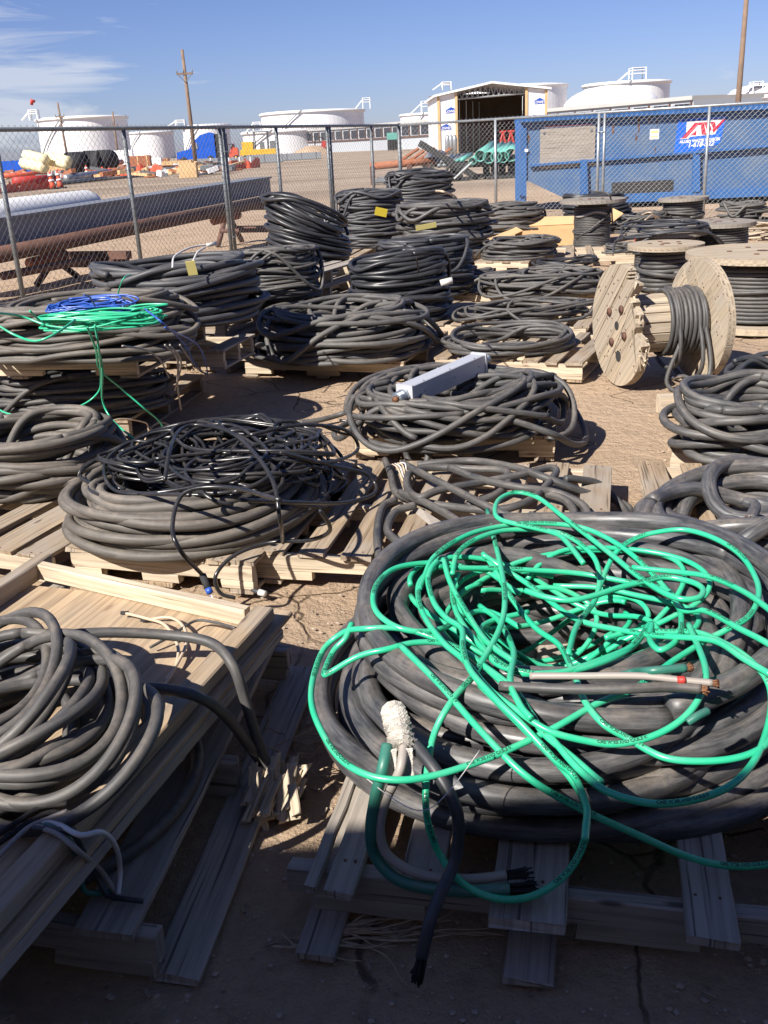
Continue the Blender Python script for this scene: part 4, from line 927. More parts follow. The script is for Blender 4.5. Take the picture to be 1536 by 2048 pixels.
    # low distant fence posts by the warehouse
    for k in range(6):
        p=g(830+k*22-(k>1)*2,296); 
        if 868<830+k*22<900 : continue
        if k>2: break
        mb=MB(); mb.cyl(p,p+(0,0,2.6),.08,m=5); mb.build('distant_post','galvd',None,False,'thin far fence post before the warehouse wall, %s'%['leftmost','middle one','nearest the shed'][k],'post','far thin posts')
lot()
# ------------------------------------------------------------------ pallets
PT=.135
def palG(x0,y0,x1,y1,depth,label,z=0.,base=None,**k):
    a=G(x0,y0,z);b=G(x1,y1,z); return pallet(a,b,depth,z if base is None else base,label,**k)
pallet((-.50,3.37),(.77,3.06),1.12,0,'grey pallet with wide gaps under the loose tangled cables in the middle',nb=8,bw=.105,skip=(4,))
pallet((-1.24,3.50),(-.50,3.26),1.12,0,'pallet under the brown coil topped with tangled thin cable',nb=8,mdk='wood')
pallet((-2.35,3.85),(-1.30,3.42),1.15,0,'grey pallet at the left edge under the wide brown coil',nb=6,bw=.13,mdk='wood')
palG(712,918,1108,922,1.0,'pallet under the coil that carries the grey splice box',nb=8)
palG(492,752,808,762,1.15,'pale pallet under the large middle coil',nb=8)
palG(872,752,1163,766,1.05,'pale pallet under the flat oval coil',nb=7,mdk='wood')
a=G(870,690);b=G(1185,698); pallet(a+(0,.25,0),b+(0,.25,0),1.05,0,'pallet under the thin scattered coil behind the flat oval coil',nb=8,hi=False)
palG(898,614,1200,616,1.15,'long pale pallet under the jumbled thin coils left of the broken spool',nb=9,hi=False)
palG(1055,536,1268,530,1.1,'thick pallet in front of the tall spool by the cardboard box',nb=6,hi=False)
palG(950,545,1056,545,1.0,'pallet with board ends showing under the small coil left of the cardboard box',nb=9,hi=False)
palG(690,668,868,682,1.15,'pallet under the dark leaning coil right of the middle coil',nb=7,hi=False)
palG(740,612,900,615,1.1,'pallet under the dark coil with a strip of tape',nb=7,hi=False)
palG(800,525,965,525,1.1,'pallet under the thick grey coil with a yellow tag',nb=7,hi=False)
palG(600,535,716,532,1.15,'pallet under the coil with the bright yellow tag',nb=6,hi=False)
a=G(540,600);b=G(660,602)
for k in range(2): pallet(a+(k*.03,k*.02,0),b+(k*.03,0,0),1.2,k*PT,('lower pallet','upper pallet')[k]+' under the tall leaning coil',nb=7,hi=False)
palG(806,445,896,446,1.1,'lower pallet under the farthest coil by the fence corner',nb=6,hi=False,group=None)
a=G(806,445);b=G(896,446); pallet(a+(.05,.03,0),b+(.05,.03,0),1.1,PT,'white pallet directly under the farthest coil by the fence corner',nb=6,hi=False,ms='pale',mdk='wood')
palG(945,478,1090,478,1.1,'pallet under the wide far coil left of the dumpster corner',nb=7,hi=False)
# stacked pallets under the big upper left coil
SB=G(455,748); SL=SB+np.array((-1.25,.62,0))
for k in range(4):
    dx=(0,.05,-.03,.0)[k]; pallet(SL+(dx,-.03*k,0),SB+(dx+.02*k,.02*k,0),1.15,k*PT,('lowest pallet','second pallet from the ground','third pallet from the ground','topmost pallet')[k]+' of the tall stack under the big upper left coil',nb=7,ms='wood' if k<3 else 'pale',mdk='gry',hi=k>1)
S2=G(590,690); 
for k in range(4):
    pallet(S2+(-1.0+.02*k,.55,0),S2+(.03*k,.03*k,0),1.15,k*PT,('bottom pallet','second lowest pallet','second highest pallet','top pallet')[k]+' of the stack carrying the thin cable coil',nb=7,mdk='gry',hi=False)
# left pair of pallets with a coil sandwiched between
LA=G(262,884); LA0=LA+np.array((-1.35,.30,0))
pallet(LA0,LA,1.15,0,'ground pallet at the left edge under the sandwiched coil',nb=7,ms='wood')
ZB=.40
def zB(): return ZB
LB=G(275,757,ZB); LBv=LB+np.array((-1.40,.28,0)); 
pallet(LBv,LB,1.10,ZB,'pale pallet resting on the sandwiched coil at the left edge',nb=7,ms='pale',mdk='wood')
pallet(LBv+(.25,.95,0)-(0,0,0),LB+(.36,.80,0),.5,ZB-.15,'pallet end tucked behind the pale pallet at the left',nb=4,mdk='gry')
# right side
palG(1340,950,1700,975,1.1,'pallet at the right edge under the looped thick coil',nb=7)
RA=G(1322,1168); pallet(RA,RA+np.array((1.15,-.22,0)),1.0,0,'pale pallet at the right edge under the thickest curled cable',nb=8,ms='pale')
palG(1455,480,1560,480,1.0,'pallet far right under the splintered boards',nb=6,hi=False)
# hero pallet, broken: heavy boards with gaps
def hero_pallet():
    FL=np.array((-.20,1.60,0)); e=np.array((1,-.225,0.)); e/=np.linalg.norm(e); y=np.array((-e[1],e[0],0)); Z=np.array((0,0,1.))
    t=thing('wooden_pallet',FL+e*.6+y*.6,'broken grey pallet with wide gaps under the coil of thick cable and green cable','pallet','wooden pallets on the dirt')
    for q in (.06,.62,1.15):
        mb=MB(); 
        mb.board(FL+e*.62+y*q+Z*.088,e,y,1.36,.038,.066,10,.004,.003); 
        for a_ in (.02,.57,1.13): mb.board(FL+e*(a_+.1)+y*q+Z*.036,e,y,.24,.037,.042,3,.003)
        mb.build('stringer','gry',t)
    mb=MB()
    # (x along front, width, start, length, skew)
    for x,w,s,Ln,sk in ((.015,.026,-.02,1.2,.0),(.075,.062,-.03,1.2,.0),(.235,.088,.035,1.1,.0),(.455,.150,-.055,1.28,.0),(.80,.095,-.045,1.25,-.0),(1.03,.10,.04,1.2,0),(1.22,.09,.0,1.2,0)):
        ax=y+e*sk; c=FL+e*x+ax*(s+Ln/2)+Z*.131; mb.board(c,ax,-e,Ln,w,.019,14,.0045,.003,.004)
    mb.build('deck','gry',t)
    mb=MB()
    for x,w in ((.075,.04),(.235,.05),(.455,.09),(.80,.06),(1.03,.06)):
        for q_ in (.055,.62,1.15):
            for s_ in (-.5,.5): p_=FL+e*(x+s_*w*.6+rng.uniform(-.006,.006))+y*(q_+rng.uniform(-.01,.01))+Z*.139; mb.cyl(p_,p_+Z*.0035,.0036,m=8)
    mb.build('nail_heads','rust',t)
    mb=MB()
    for x,w in ((.03,.085),(.46,.10),(1.1,.10)): mb.board(FL+e*x+y*.52+Z*.009,y,-e,1.2,w,.016,8,.003)
    mb.build('bottom_boards','gry',t)
hero_pallet()
def left_tray():
    # pallet below
    FR=np.array((-.515,1.47,0)); e=np.array((-1.,.24,0)); e/=np.linalg.norm(e); y=np.array((.155,1.,0)); y/=np.linalg.norm(y); Z=np.array((0,0,1.))
    t=thing('wooden_pallet',FR+e*.55+y*.6,'worn dark pallet at the lower left under the plywood tray','pallet','wooden pallets on the dirt')
    for q in (.03,.6,1.17):
        mb=MB(); mb.board(FR+e*.55+y*q+Z*.085,-e,y,1.14,.04,.066,10,.005,.004)
        for a_ in (.0,.46,.92): mb.board(FR+e*(a_+.10)+y*q+Z*.034,-e,y,.22,.039,.044,3,.004)
        mb.build('stringer','gry',t)
    mb=MB()
    for x,w,s,Ln in ((.08,.125,-.01,1.26),(.245,.075,.015,1.2),(.40,.10,0,1.2),(.62,.10,0,1.2),(.85,.10,0,1.2),(1.04,.11,0,1.2)):
        mb.board(FR+e*x+y*(s+Ln/2)+Z*.129,y,e,Ln,w,.019,14,.006,.003,.004)
    mb.build('deck','gry',t); mb=MB(); mb.board(FR+(.045,-.0,0)+y*.62+Z*.009,y,e,1.22,.11,.016,8,.004)
    mb.board(FR+e*.55+y*.62+Z*.009,y,e,1.22,.11,.016,8,.004); mb.build('bottom_boards','gry',t)
    # tray
    ZT=.345; C=G(543,1216,ZT); Bk=G(88,1118,ZT); ex=(Bk-C); wd=np.linalg.norm(ex); ex/=wd; F0=G(0,1822,ZT); ey=(F0-C); ey/=np.linalg.norm(ey)   # ey runs to the front
    t=thing('plywood_tray',C+ex*.4+ey*.6,'shallow plywood tray with timber rims at the lower left','tray')
    Ln=1.62
    def bd(mb,c,ax,L_,w,T,seg=12,jit=.003): ay=np.cross(Z,ax); mb.board(c,ax,ay,L_,w,T,seg,jit,.004)
    mb=MB(); bd(mb,C+ey*(Ln/2)+ex*.028+Z*-.02,ey,Ln,.058,.04); mb.build('side_rim','wood',t)
    mb=MB(); bd(mb,C+ex*(wd*.5+.04)+ey*.035+Z*(-.022),ex,wd-.06,.036,.052); mb.build('back_rim','pale',t)
    mb=MB(); bd(mb,C+ex*(wd+.01)+ey*(Ln/2-.02)+Z*(-.02),ey,Ln,.045,.06); mb.build('far_side_rim','wood',t)
    mb=MB(); bd(mb,C+ex*(wd/2+.0)+ey*(Ln/2)+Z*-.058,ey,Ln-.01,wd+.03,.018,2,.0); mb.build('plywood_sheet','ply',t)
    mb=MB(); bd(mb,C+ex*.02+ey*(Ln/2)+Z*(-.082),ey,Ln-.0,.09,.03); bd(mb,C+ex*(wd-.05)+ey*(Ln/2)+Z*(-.082),ey,Ln-.02,.09,.03); mb.build('edge_beam','gry',t)
    mb=MB()
    for k in (.10,.55,1.0,1.45): bd(mb,C+ex*(wd/2+.02)+ey*k+Z*(-.128),ex,wd-.02,.075,.06,6)
    mb.build('runner','gry',t)
    return C,ex,ey,ZT
TC,TX,TY,ZT=left_tray()
# ------------------------------------------------------------------ cable coils
K=coil_at
cable_coil(K(-60,252,1012,PT,838,.95,w=.42),.045,'brn',21,'wide brown coil on the pallet at the left edge, cut by the frame',mess=.5,over=5,seg=60,overmess=1.5)
cable_coil(K(138,262,955,PT,843,1.6,w=.5,h=.12),.036,'brn',22,'small squashed loop of cable between the wide brown coil and the tangle',mess=.6,over=2,seg=50)
cable_coil(K(532,866,736,PT,604,.95,w=.55),.043,'blkd',31,'large dusty coil alone on the pale middle pallet',mess=.75,over=9,seg=64,overmess=1.6,odd=.05)
cable_coil(K(884,1150,722,PT,646,.9,h=.11,w=.24,yaw=.1),.034,'blkd',32,'flat oval coil of few turns on the pale pallet',mess=.7,over=3,seg=60,lim=8,odd=.08)
cable_coil(K(915,1196,645,PT,606,.55,h=.10,w=.36),.030,'blkd',33,'thin scattered coil on the pallet behind the flat oval coil',mess=1.1,over=5,seg=50,lim=8,overmess=2.,odd=.08)
cable_coil(K(962,1213,598,PT,536,.75,h=.17,w=.55),.032,'blkd',34,'jumbled coil on the long pallet left of the broken spool',mess=1.,over=9,seg=50,overmess=2.2,odd=.06)
cable_coil(K(1070,1200,540,PT+.02,492,.8,h=.10,w=.2),.024,'blk',35,'single thin looping coil over the front of the thick pallet',mess=1.,over=3,seg=40,lim=4,odd=.1)
cable_coil(K(960,1118,522,PT,463,.9,w=.5,h=.2),.034,'blkd',36,'small coil on the pallet left of the cardboard box',mess=.8,over=5,seg=44,overmess=1.5)
cable_coil(K(1203,1270,508,PT,488,.8,h=.1,w=.5),.03,'blkd',37,'little flat coil beside the foot of the tall spool',mess=.8,over=2,seg=36,lim=6)
cable_coil(K(696,906,652,PT,545,.72,w=.40,h=.52,tx=.06,yaw=.1),.042,'blk',41,'dark leaning coil in front of the coil with the strip of tape',mess=.5,over=4,seg=56)
cable_coil(K(755,950,600,PT,500,.85,w=.5,h=.50,tx=.0),.040,'blk',42,'dark coil with a strip of white tape, behind the dark leaning coil',mess=.55,over=6,seg=56,overmess=1.2)
cable_coil(K(905,992,590,.02,512,.8,w=.5,h=.22),.04,'blkd',43,'low loose coil peeking out right of the coil with white tape',mess=.8,over=3,seg=44)
cable_coil(K(795,985,512,PT,440,.9,w=.55,h=.62),.058,'blkd',44,'thick grey coil holding a pale yellow tag',mess=.8,over=8,seg=50,overmess=1.2)
cable_coil(K(770,912,432,2*PT,360,.55,w=.48,h=.74),.05,'blk',45,'farthest coil, by the fence corner on the white pallet',mess=.6,over=6,seg=50)
cable_coil(K(706,812,440,.0,396,.9,w=.5,h=.42),.04,'blk',461,'low coil against the fence left of the farthest coil',mess=.6,over=5,seg=46)
cable_coil(K(676,812,498,PT,398,.85,w=.5,h=.78),.045,'blk',46,'dark coil with a bright yellow tag on its side',mess=.65,over=6,seg=50)
cable_coil(K(535,706,560,2*PT,425,.8,w=.42,h=.70,tx=-.34,ty=.0),.044,'blk',47,'tall coil leaning to the right, tallest of all the coils',mess=.45,over=5,seg=56)
cable_coil(K(470,642,598,.50,486,.85,w=.45,h=.34),.028,'blkd',48,'thin cable coil on the stacked pallets behind the big upper left coil',mess=.8,over=8,seg=50,overmess=1.5)
cable_coil(K(480,648,640,.28,540,.8,w=.4,h=.2),.028,'blkd',481,'crushed thin coil hanging off the stack under the thin cable coil',mess=.9,over=3,seg=46,lim=14)
cable_coil(K(940,1090,470,PT,402,.85,w=.5,h=.42),.042,'blkd',49,'wide far coil in front of the dumpster corner',mess=.7,over=7,seg=46,overmess=1.4)
cable_coil(K(1120,1262,470,.0,402,.8,w=.5,h=.55),.042,'blk',50,'coil half hidden behind the tall spool',mess=.7,over=5,seg=46)
cable_coil(K(1225,1345,468,.0,428,.9,w=.5,h=.26),.034,'blkd',51,'messy low coil with pale wire ends behind the low spools',mess=1.,over=8,seg=46,overmess=2.)
cable_coil(K(1438,1530,470,.0,415,.8,w=.4,h=.42),.045,'blkd',52,'loose coil at far right behind the splintered boards',mess=1.,over=5,seg=46,lim=16)
cable_coil(K(196,530,664,4*PT,480,.92,w=.38,h=.38,tx=.06),.045,'blk',61,'big upper left coil with a pale yellow tag on top of the pallet stack',mess=.6,over=3,seg=64,overmess=.8)
cable_coil(K(-20,392,732,ZB+PT,618,.62,w=.5,h=.27),.036,'brn',62,'long dusty coil at the left edge under the green and blue wires',mess=.75,over=9,seg=64,overmess=1.4)
cable_coil(K(-10,350,842,PT,752,.55,w=.45,h=.22),.034,'blkd',63,'coil sandwiched between two pallets at the left edge',mess=.8,over=5,seg=60)
cable_coil(K(-30,240,872,.08,800,.5,w=.5,h=.13),.024,'brn',631,'low thin coil spilling onto the ground pallet at the left edge',mess=1.,over=4,seg=50,lim=9)
cable_coil(K(1326,1660,930,PT,790,.8,w=.40,h=.24,yaw=.2),.046,'blkd',71,'looped thick coil at the right edge of the frame',mess=.9,over=6,seg=60,overmess=1.5,lim=15,odd=.06)
cable_coil(K(1436,1640,815,PT,726,.9,w=.4,h=.25),.036,'blk',72,'small coil standing up behind the looped thick coil at right',mess=.9,over=3,seg=50,lim=8)
CT=K(1283,1760,1140,PT,900,.85,w=.50,h=.15,yaw=.1); cable_coil(CT,.058,'hero',73,'thickest curled cable at the right edge, three or four fat turns',mess=.55,over=4,seg=64,sd=14,lim=7,odd=.06,overmess=1.6)
# splice coil
CS=K(712,1118,912,PT,720,.92,w=.60,h=.20,yaw=.05)
cable_coil(CS,.036,'blkd',81,'tangled coil carrying the grey splice box',mess=1.2,over=16,seg=64,sd=10,overmess=2.2,lim=17,odd=.07)
# brown coil + tangle
CB=K(148,652,1126,PT,905,.95,w=.42,h=.21)
cable_coil(CB,.047,'brn',91,'wide brown coil of thick cable under the black tangle',mess=.45,over=2,seg=72,sd=12,odd=.02)
def free(name,m,paths,label=None,cat=None,group=None,parent=None,r=.01,sides=8,n=9):
    mb=MB()
    for p in paths: mb.tube(spline(p,n),r,sides)
    return mb.build(name,m,parent,True,label,cat,group)
def tangle(C,seed,d,n,m,label,lift=.0,lo=.3,hi=.95,hump=.05,zmul=1.,sides=8,ext=None,name='cable_tangle',cat='cable tangle',group=None,offs=.5,tr=(.8,1.6),rotr=3.14,slift=.0):
    q=random.Random(seed); mb=MB()
    for k in range(n):
        fx=q.uniform(lo,hi); fy=fx*q.uniform(.55,1.05); a0=q.uniform(0,6.28); tn_=q.choice((1,1,2)); T=tn_*2*math.pi; nn=int(64*tn_); t=np.linspace(0,T,nn)+a0
        sg=q.choice((-1,1)); t=t*sg; ox=q.uniform(-offs,offs)*(1.05-fx)*C['rx']*1.2; oy=q.uniform(-offs,offs)*(1.05-fx)*C['ry']*1.2; rot=q.uniform(-rotr,rotr)
        w1=1+.13*np.sin(t*q.choice((1,2,3))/tn_+q.uniform(0,6)); u=np.cos(t)*C['rx']*fx*w1; v=np.sin(t)*C['ry']*fy*w1
        X=C['c'][0]+ox+u*math.cos(rot)-v*math.sin(rot)+.010*np.sin(t*5+k); Y=C['c'][1]+oy+u*math.sin(rot)+v*math.cos(rot)
        if 'hm' not in C: stamp(C,np.array([[*C['c'][:2],C['z']]]),.001)
        P=drape(C,np.stack([X,Y,X*0],1),d/2,4); P[:,2]+=hump*np.maximum(0,np.sin(t*q.uniform(.5,1.5)+q.uniform(0,6)))**2*q.random(); mb.tube(P,d/2,sides); stamp(C,dense(P,.008),d/2,slift)
    if ext:
        for p in ext: mb.tube(spline(p,9),d/2,sides)
    return mb.build(name,m,None,True,label,cat,group)
def px(l): return [G(*p) for p in l]
ct=dict(CB); ct['hm']=CB['hm'].copy(); ct['c']=CB['c']+np.array((.10,.10)); ct['rx']*=1.0; ct['ry']*=.92
tg=tangle(ct,5,.0155,42,'gloss','glossy black tangle of thin cable heaped on the wide brown coil',lift=.01,hump=.03,lo=.25,hi=.90,zmul=1.05,offs=.75,
 ext=[px([(560,1000,.55),(460,975,.52),(370,985,.5),(345,1050,.42),(360,1100,.35),(405,1150,.2)]),
      px([(640,1020,.4),(660,1060,.3),(620,1080,.22),(540,1085,.19),(470,1110,.17),(432,1150,.12),(440,1185,.05),(470,1196,.02)]),
      px([(500,870,.5),(600,850,.5),(690,860,.42),(715,900,.3),(650,925,.38),(560,905,.45)]),
      px([(560,905,.48),(660,930,.36),(735,950,.25),(750,985,.19),(690,1005,.22),(600,1005,.35),(480,1000,.45)]),
      px([(250,900,.4),(170,930,.30),(165,970,.24),(260,985,.35),(380,990,.45)]),
      px([(330,960,.5),(340,900,.56),(360,860,.55),(400,850,.55),(470,870,.55),(540,950,.5),(560,1040,.38),(566,1085,.2)]),
      px([(640,850,.3),(700,870,.2),(720,850,.15),(680,840,.16)])])
mb=MB(); p=G(405,1150,.2); mb.tube([p,p+(.012,-.02,-.02),p+(.02,-.035,-.035)],.013,10); mb.build('end_sleeve','tyre',tg,True)
mb=MB(); mb.tube([p+(.02,-.035,-.035),p+(.028,-.045,-.05)],.012,10); mb.build('blue_wrap','blu',tg,True)
for k,(mm,dx) in enumerate((('org',0),('wht',.008),('blu',-.01),('tan',.014))):
    mb=MB(); a=p+(.028,-.045,-.05); mb.tube(spline([a,a+(.02+dx*.5,-.03,-.03),a+(.05+dx,-.05,-.055),a+(.085+dx*2,-.07,-.075)],6),.0028,6); mb.build('wire',mm,tg,True)
# loose cables on the middle pallet
zl=PT+.02
free('loose_cable','blkd',[px(l) for l in (
 [(770,920,zl),(782,950,zl),(792,985,zl+.01),(830,1000,zl),(900,1013,zl),(990,1020,zl+.02),(1060,1000,zl+.03),(1110,950,zl+.04),(1100,936,zl+.05),(1040,950,zl+.05),(960,965,zl+.04),(880,980,zl+.05),(838,995,zl+.04),(815,975,zl+.03),(822,945,zl+.03),(870,935,zl+.02),(950,938,zl+.02),(1010,942,zl+.03),(1016,965,zl+.03),(990,990,zl+.02),(935,1010,zl+.01)],
 [(805,926,zl+.03),(850,950,zl+.06),(920,985,zl+.06),(990,1020,zl+.05),(1040,1040,zl+.03),(1110,1060,zl+.01),(1180,1075,zl-.02),(1240,1085,.06),(1262,1060,.03),(1248,1020,.04),(1200,970,.12),(1150,958,zl+.02),(1130,958,zl+.03)],
 [(835,930,zl+.02),(880,925,zl+.03),(950,922,zl+.03),(1030,935,zl+.05),(1090,955,zl+.05),(1170,985,.13),(1230,1000,.04),(1260,1020,.02),(1240,1040,.02),(1218,1045,.02)],
 [(900,935,zl+.04),(960,958,zl+.05),(1040,975,zl+.05),(1110,985,zl+.03),(1165,1010,zl+.01),(1175,1040,zl),(1160,1055,zl)],
 [(1080,985,zl+.02),(1130,1000,zl+.02),(1148,1030,zl),(1120,1050,zl),(1060,1030,zl)],
 [(790,1000,zl),(765,1015,zl),(755,1060,zl),(758,1110,zl-.01),(770,1150,zl-.05)],
 [(830,1010,zl+.02),(790,1025,zl+.01),(775,1060,zl),(800,1085,zl),(860,1110,zl)],
 [(800,985,zl+.02),(850,1005,zl+.03),(905,1035,zl+.03),(935,1060,zl+.03),(960,1075,zl+.03)],
 )],'loose thick-looped cables lying across the gapped middle pallet','loose cable',r=.0165,sides=10)
lc=bpy.data.objects['loose_cable']
for k in range(4):
    mb=MB(); a=G(806+k*2,962-k*4,zl+.02); b=G(785+k*5,928-k*1,zl+.05); mb.tube(spline([a,(a+b)/2+(.004*k,0,.02),b],6),.0035,6); mb.build('wire_end',('tan','wht')[k%2],lc,True)
for p_,lb_ in zip([px([(1020,840,.28),(1060,852,.25),(1110,870,.2),(1145,888,.10),(1168,885,.05),(1170,862,.04),(1150,820,.10),(1120,790,.2),(1085,772,.28)]),px([(812,860,.22),(812,905,.10),(825,935,.03)]),px([(862,865,.22),(858,900,.12),(850,940,.03)]),px([(875,868,.2),(910,885,.15),(922,915,.06),(920,945,.02)]),px([(720,805,.16),(690,825,.05),(640,840,.02),(600,845,.02)])],['cable loop sticking out right of the coil with the grey splice box','leftmost cable stub bent down in front of the splice box coil','middle cable stub bent down in front of the splice box coil','rightmost cable stub curving down in front of the splice box coil','thin cable lying on the sand between the black tangle and the splice box coil']): free('bent_cable','blkd',[p_],lb_,'cable',r=.016,sides=10)
# printed white text streaks on splice coil cables and splice box
def splice_box():
    def on(x,y):
        z=.4
        for _ in range(8): w=G(x,y,z); z=.5*z+.5*(CS['z']+float(hts(CS,[w[0]],[w[1]])[0])+.055)
        return z
    zz=max(on(812,788),on(880,760),on(955,724))-.02; a=G(812,790,zz-.01);b=G(957,726,zz+.01); e=b-a; Ln=np.linalg.norm(e); e/=Ln; s=np.cross((0,0,1.),e); s/=np.linalg.norm(s); up=np.cross(e,s)
    c=(a+b)/2; t=thing('splice_box',c,'long grey metal splice box with threaded ends lying on the tangled coil','splice box')
    mb=MB(); mb.board(c,e,s,Ln,.085,.10,1,0,.004); mb.build('body','boxg',t)
    for sg in (-1,1):
        mb=MB(); q=c+e*sg*Ln/2; mb.board(q+e*sg*.006,e,s,.014,.098,.112,1,0,.004); mb.build('end_plate','boxg',t)
        mb=MB(); mb.cyl(q+e*sg*.013,q+e*sg*.035,.036,m=6); 
        for k in range(5): z=q+e*sg*(.037+k*.009); mb.tube([z,z+e*sg*.003,z+e*sg*.006,z+e*sg*.009],np.array([.030,.034,.034,.030]),20)
        mb.build('threaded_fitting','zinc',t,True)
        mb=MB(); z=q+e*sg*.08; mb.cyl(z,z+e*sg*.02,.02,.014,8); mb.build('core_end','cop',t,True)
    for k in (-.35,.0,.35):
        for w in (-1,1): 
            mb=MB(); z=c+e*(Ln*k)+s*w*.036+up*.05; mb.cyl(z,z+up*.004,.004,m=8); mb.build('screw','zinc',t)
    for k in (-.35,.05,.4): mb=MB(); z=c+e*(Ln*k)-s*.0425; mb.cyl(z,z-s*.004,.004,m=8); mb.build('screw','zinc',t)
splice_box()
# ------------------------------------------------------------------ tags, small wires
def tagcard(px_,py_,z,w,h,m,lab,rot=.2,nm='hang_tag'):
    p=G(px_,py_,z); mb=MB(); ex=np.array((math.cos(rot),.15,math.sin(rot)*.4)); ez=np.array((-math.sin(rot)*.4,-.35,.9)); ex/=np.linalg.norm(ex); ez/=np.linalg.norm(ez); n=np.cross(ex,ez)
    mb.poly([p-ex*w/2-ez*h/2,p+ex*w/2-ez*h/2,p+ex*w/2+ez*h/2,p-ex*w/2+ez*h/2],.003,n); o=mb.build('card',m,None) if 0 else mb.build(nm,m,None,False,lab,'tag','hang tags on the coils'); return o
tagcard(383,536,4*PT+.42,.052,.085,'tagp','pale yellow tag wired inside the big upper left coil',.15)
tagcard(762,424,.98,.11,.075,'tagy','bright yellow tag on the dark coil near the fence',-.6)
tagcard(852,453,.80,.20,.05,'tagp','small yellow tag on the thick grey coil',.3)
free('tie_wire','wht',[px([(345,535,.95),(350,512,1.0),(385,494,1.02),(430,488,1.02)]),px([(385,525,.98),(395,505,1.02),(410,495,1.03)])],'white lead wires inside the big upper left coil','wire',r=.006,sides=6)
mb=MB(); mb.tube(px([(415,490,1.03),(432,487,1.03)]),.011,8); mb.build('white_sleeve','wht',bpy.data.objects['tie_wire'],True)
free('teal_wire','grn',[px([(262,549,.94),(248,556,.95),(238,580,.88),(233,606,.8)])],'short green wire arching from the big upper left coil','wire',r=.004,sides=6)
free('pink_wire','tan',[px([(872,382,.95),(885,383,.97),(905,390,.9),(913,397,.8)])],'pinkish lead wire on the farthest coil','wire',r=.014,sides=6)
free('pale_wires','tan',[px([(598,566,.5),(604,585,.42),(609,600,.35)]),px([(602,566,.5),(608,585,.42),(611,600,.35)])],'pair of pale wires hanging beside the pallet stack','wire',r=.006,sides=6)
free('pale_wire_ends','tan',[px([(1283,430,.4),(1300,425,.45),(1312,437,.35)]),px([(1290,440,.4),(1306,430,.42),(1322,440,.3)])],'pale wire ends on the messy low coil','wire',r=.01,sides=6)
mb=MB(); a=G(893,566,.45); mb.cyl(a+(-.05,0,0),a+(.05,0,.02),.028,m=10); mb.build('tape_strip','wht',None,True,'white tape band on the dark coil','tape')
mb=MB(); p=G(848,535,.9)
free('thin_spike','soot',[px([(833,517,.95),(838,545,.70)])],'thin wire sticking up from the dark leaning coil','wire',r=.005,sides=5)
# ------------------------------------------------------------------ green/blue wires on far-left coil
CL=K(95,335,664,ZB+PT+.25,612,.34,w=.5,h=.06)
tangle(CL,8,.010,15,'grn','bundle of green wire lying on the long dusty coil at left',lift=.0,hump=.03,lo=.6,hi=1.,sides=6,name='green_wire_bundle',cat='wire bundle',rotr=.12,offs=.6,
 ext=[px([(190,650,.88),(198,700,.75),(202,755,.52),(196,785,.42),(160,812,.36),(80,835,.34),(20,828,.36),(-10,815,.38)]),
      px([(175,655,.88),(192,700,.74),(200,740,.55),(240,775,.38),(290,818,.24),(318,842,.14),(333,868,.04)]),
      px([(196,690,.74),(205,740,.6),(205,800,.4),(225,840,.3),(270,880,.22)]),
      px([(150,640,.92),(110,668,.9),(70,682,.88),(30,670,.9),(-5,650,.94)]),px([(-5,626,1.),(40,632,.96),(90,650,.92)]),px([(60,622,.98),(80,642,.92)])])
CL2=K(90,290,640,ZB+PT+.29,610,.30,w=.5,h=.04)
tangle(CL2,9,.008,13,'blu','bundle of blue wire lying over the green wire at left',lift=.01,hump=.03,lo=.6,hi=.95,sides=6,name='blue_wire_bundle',cat='wire bundle',rotr=.10,offs=.6,
 ext=[px([(290,618,.95),(330,650,.9),(370,690,.7),(385,720,.5),(400,742,.3),(415,748,.25)]),px([(330,655,.88),(395,690,.7),(412,730,.35),(415,748,.25)]),px([(190,612,.95),(180,595,1.),(168,590,1.02)])])
free('brown_wires','dirtw',[px(l) for l in ([(330,690,.75),(355,720,.6),(355,770,.4),(362,820,.15)],[(340,690,.75),(362,725,.6),(350,780,.35)],[(245,692,.78),(290,700,.7),(320,720,.55),(338,755,.4)],[(360,690,.7),(385,725,.45),(415,752,.2)])],'thin brown wires drooping off the pallets at left','wires',r=.005,sides=6)
free('tan_wires','tan',[px(l) for l in ([(205,852,.15),(240,838,.16),(290,845,.1),(300,860,.05),(335,850,.03)],[(290,880,.03),(300,858,.05),(320,845,.06),(345,852,.03)])],'tan wire tails on the dirt behind the black tangle','wires',r=.005,sides=6)
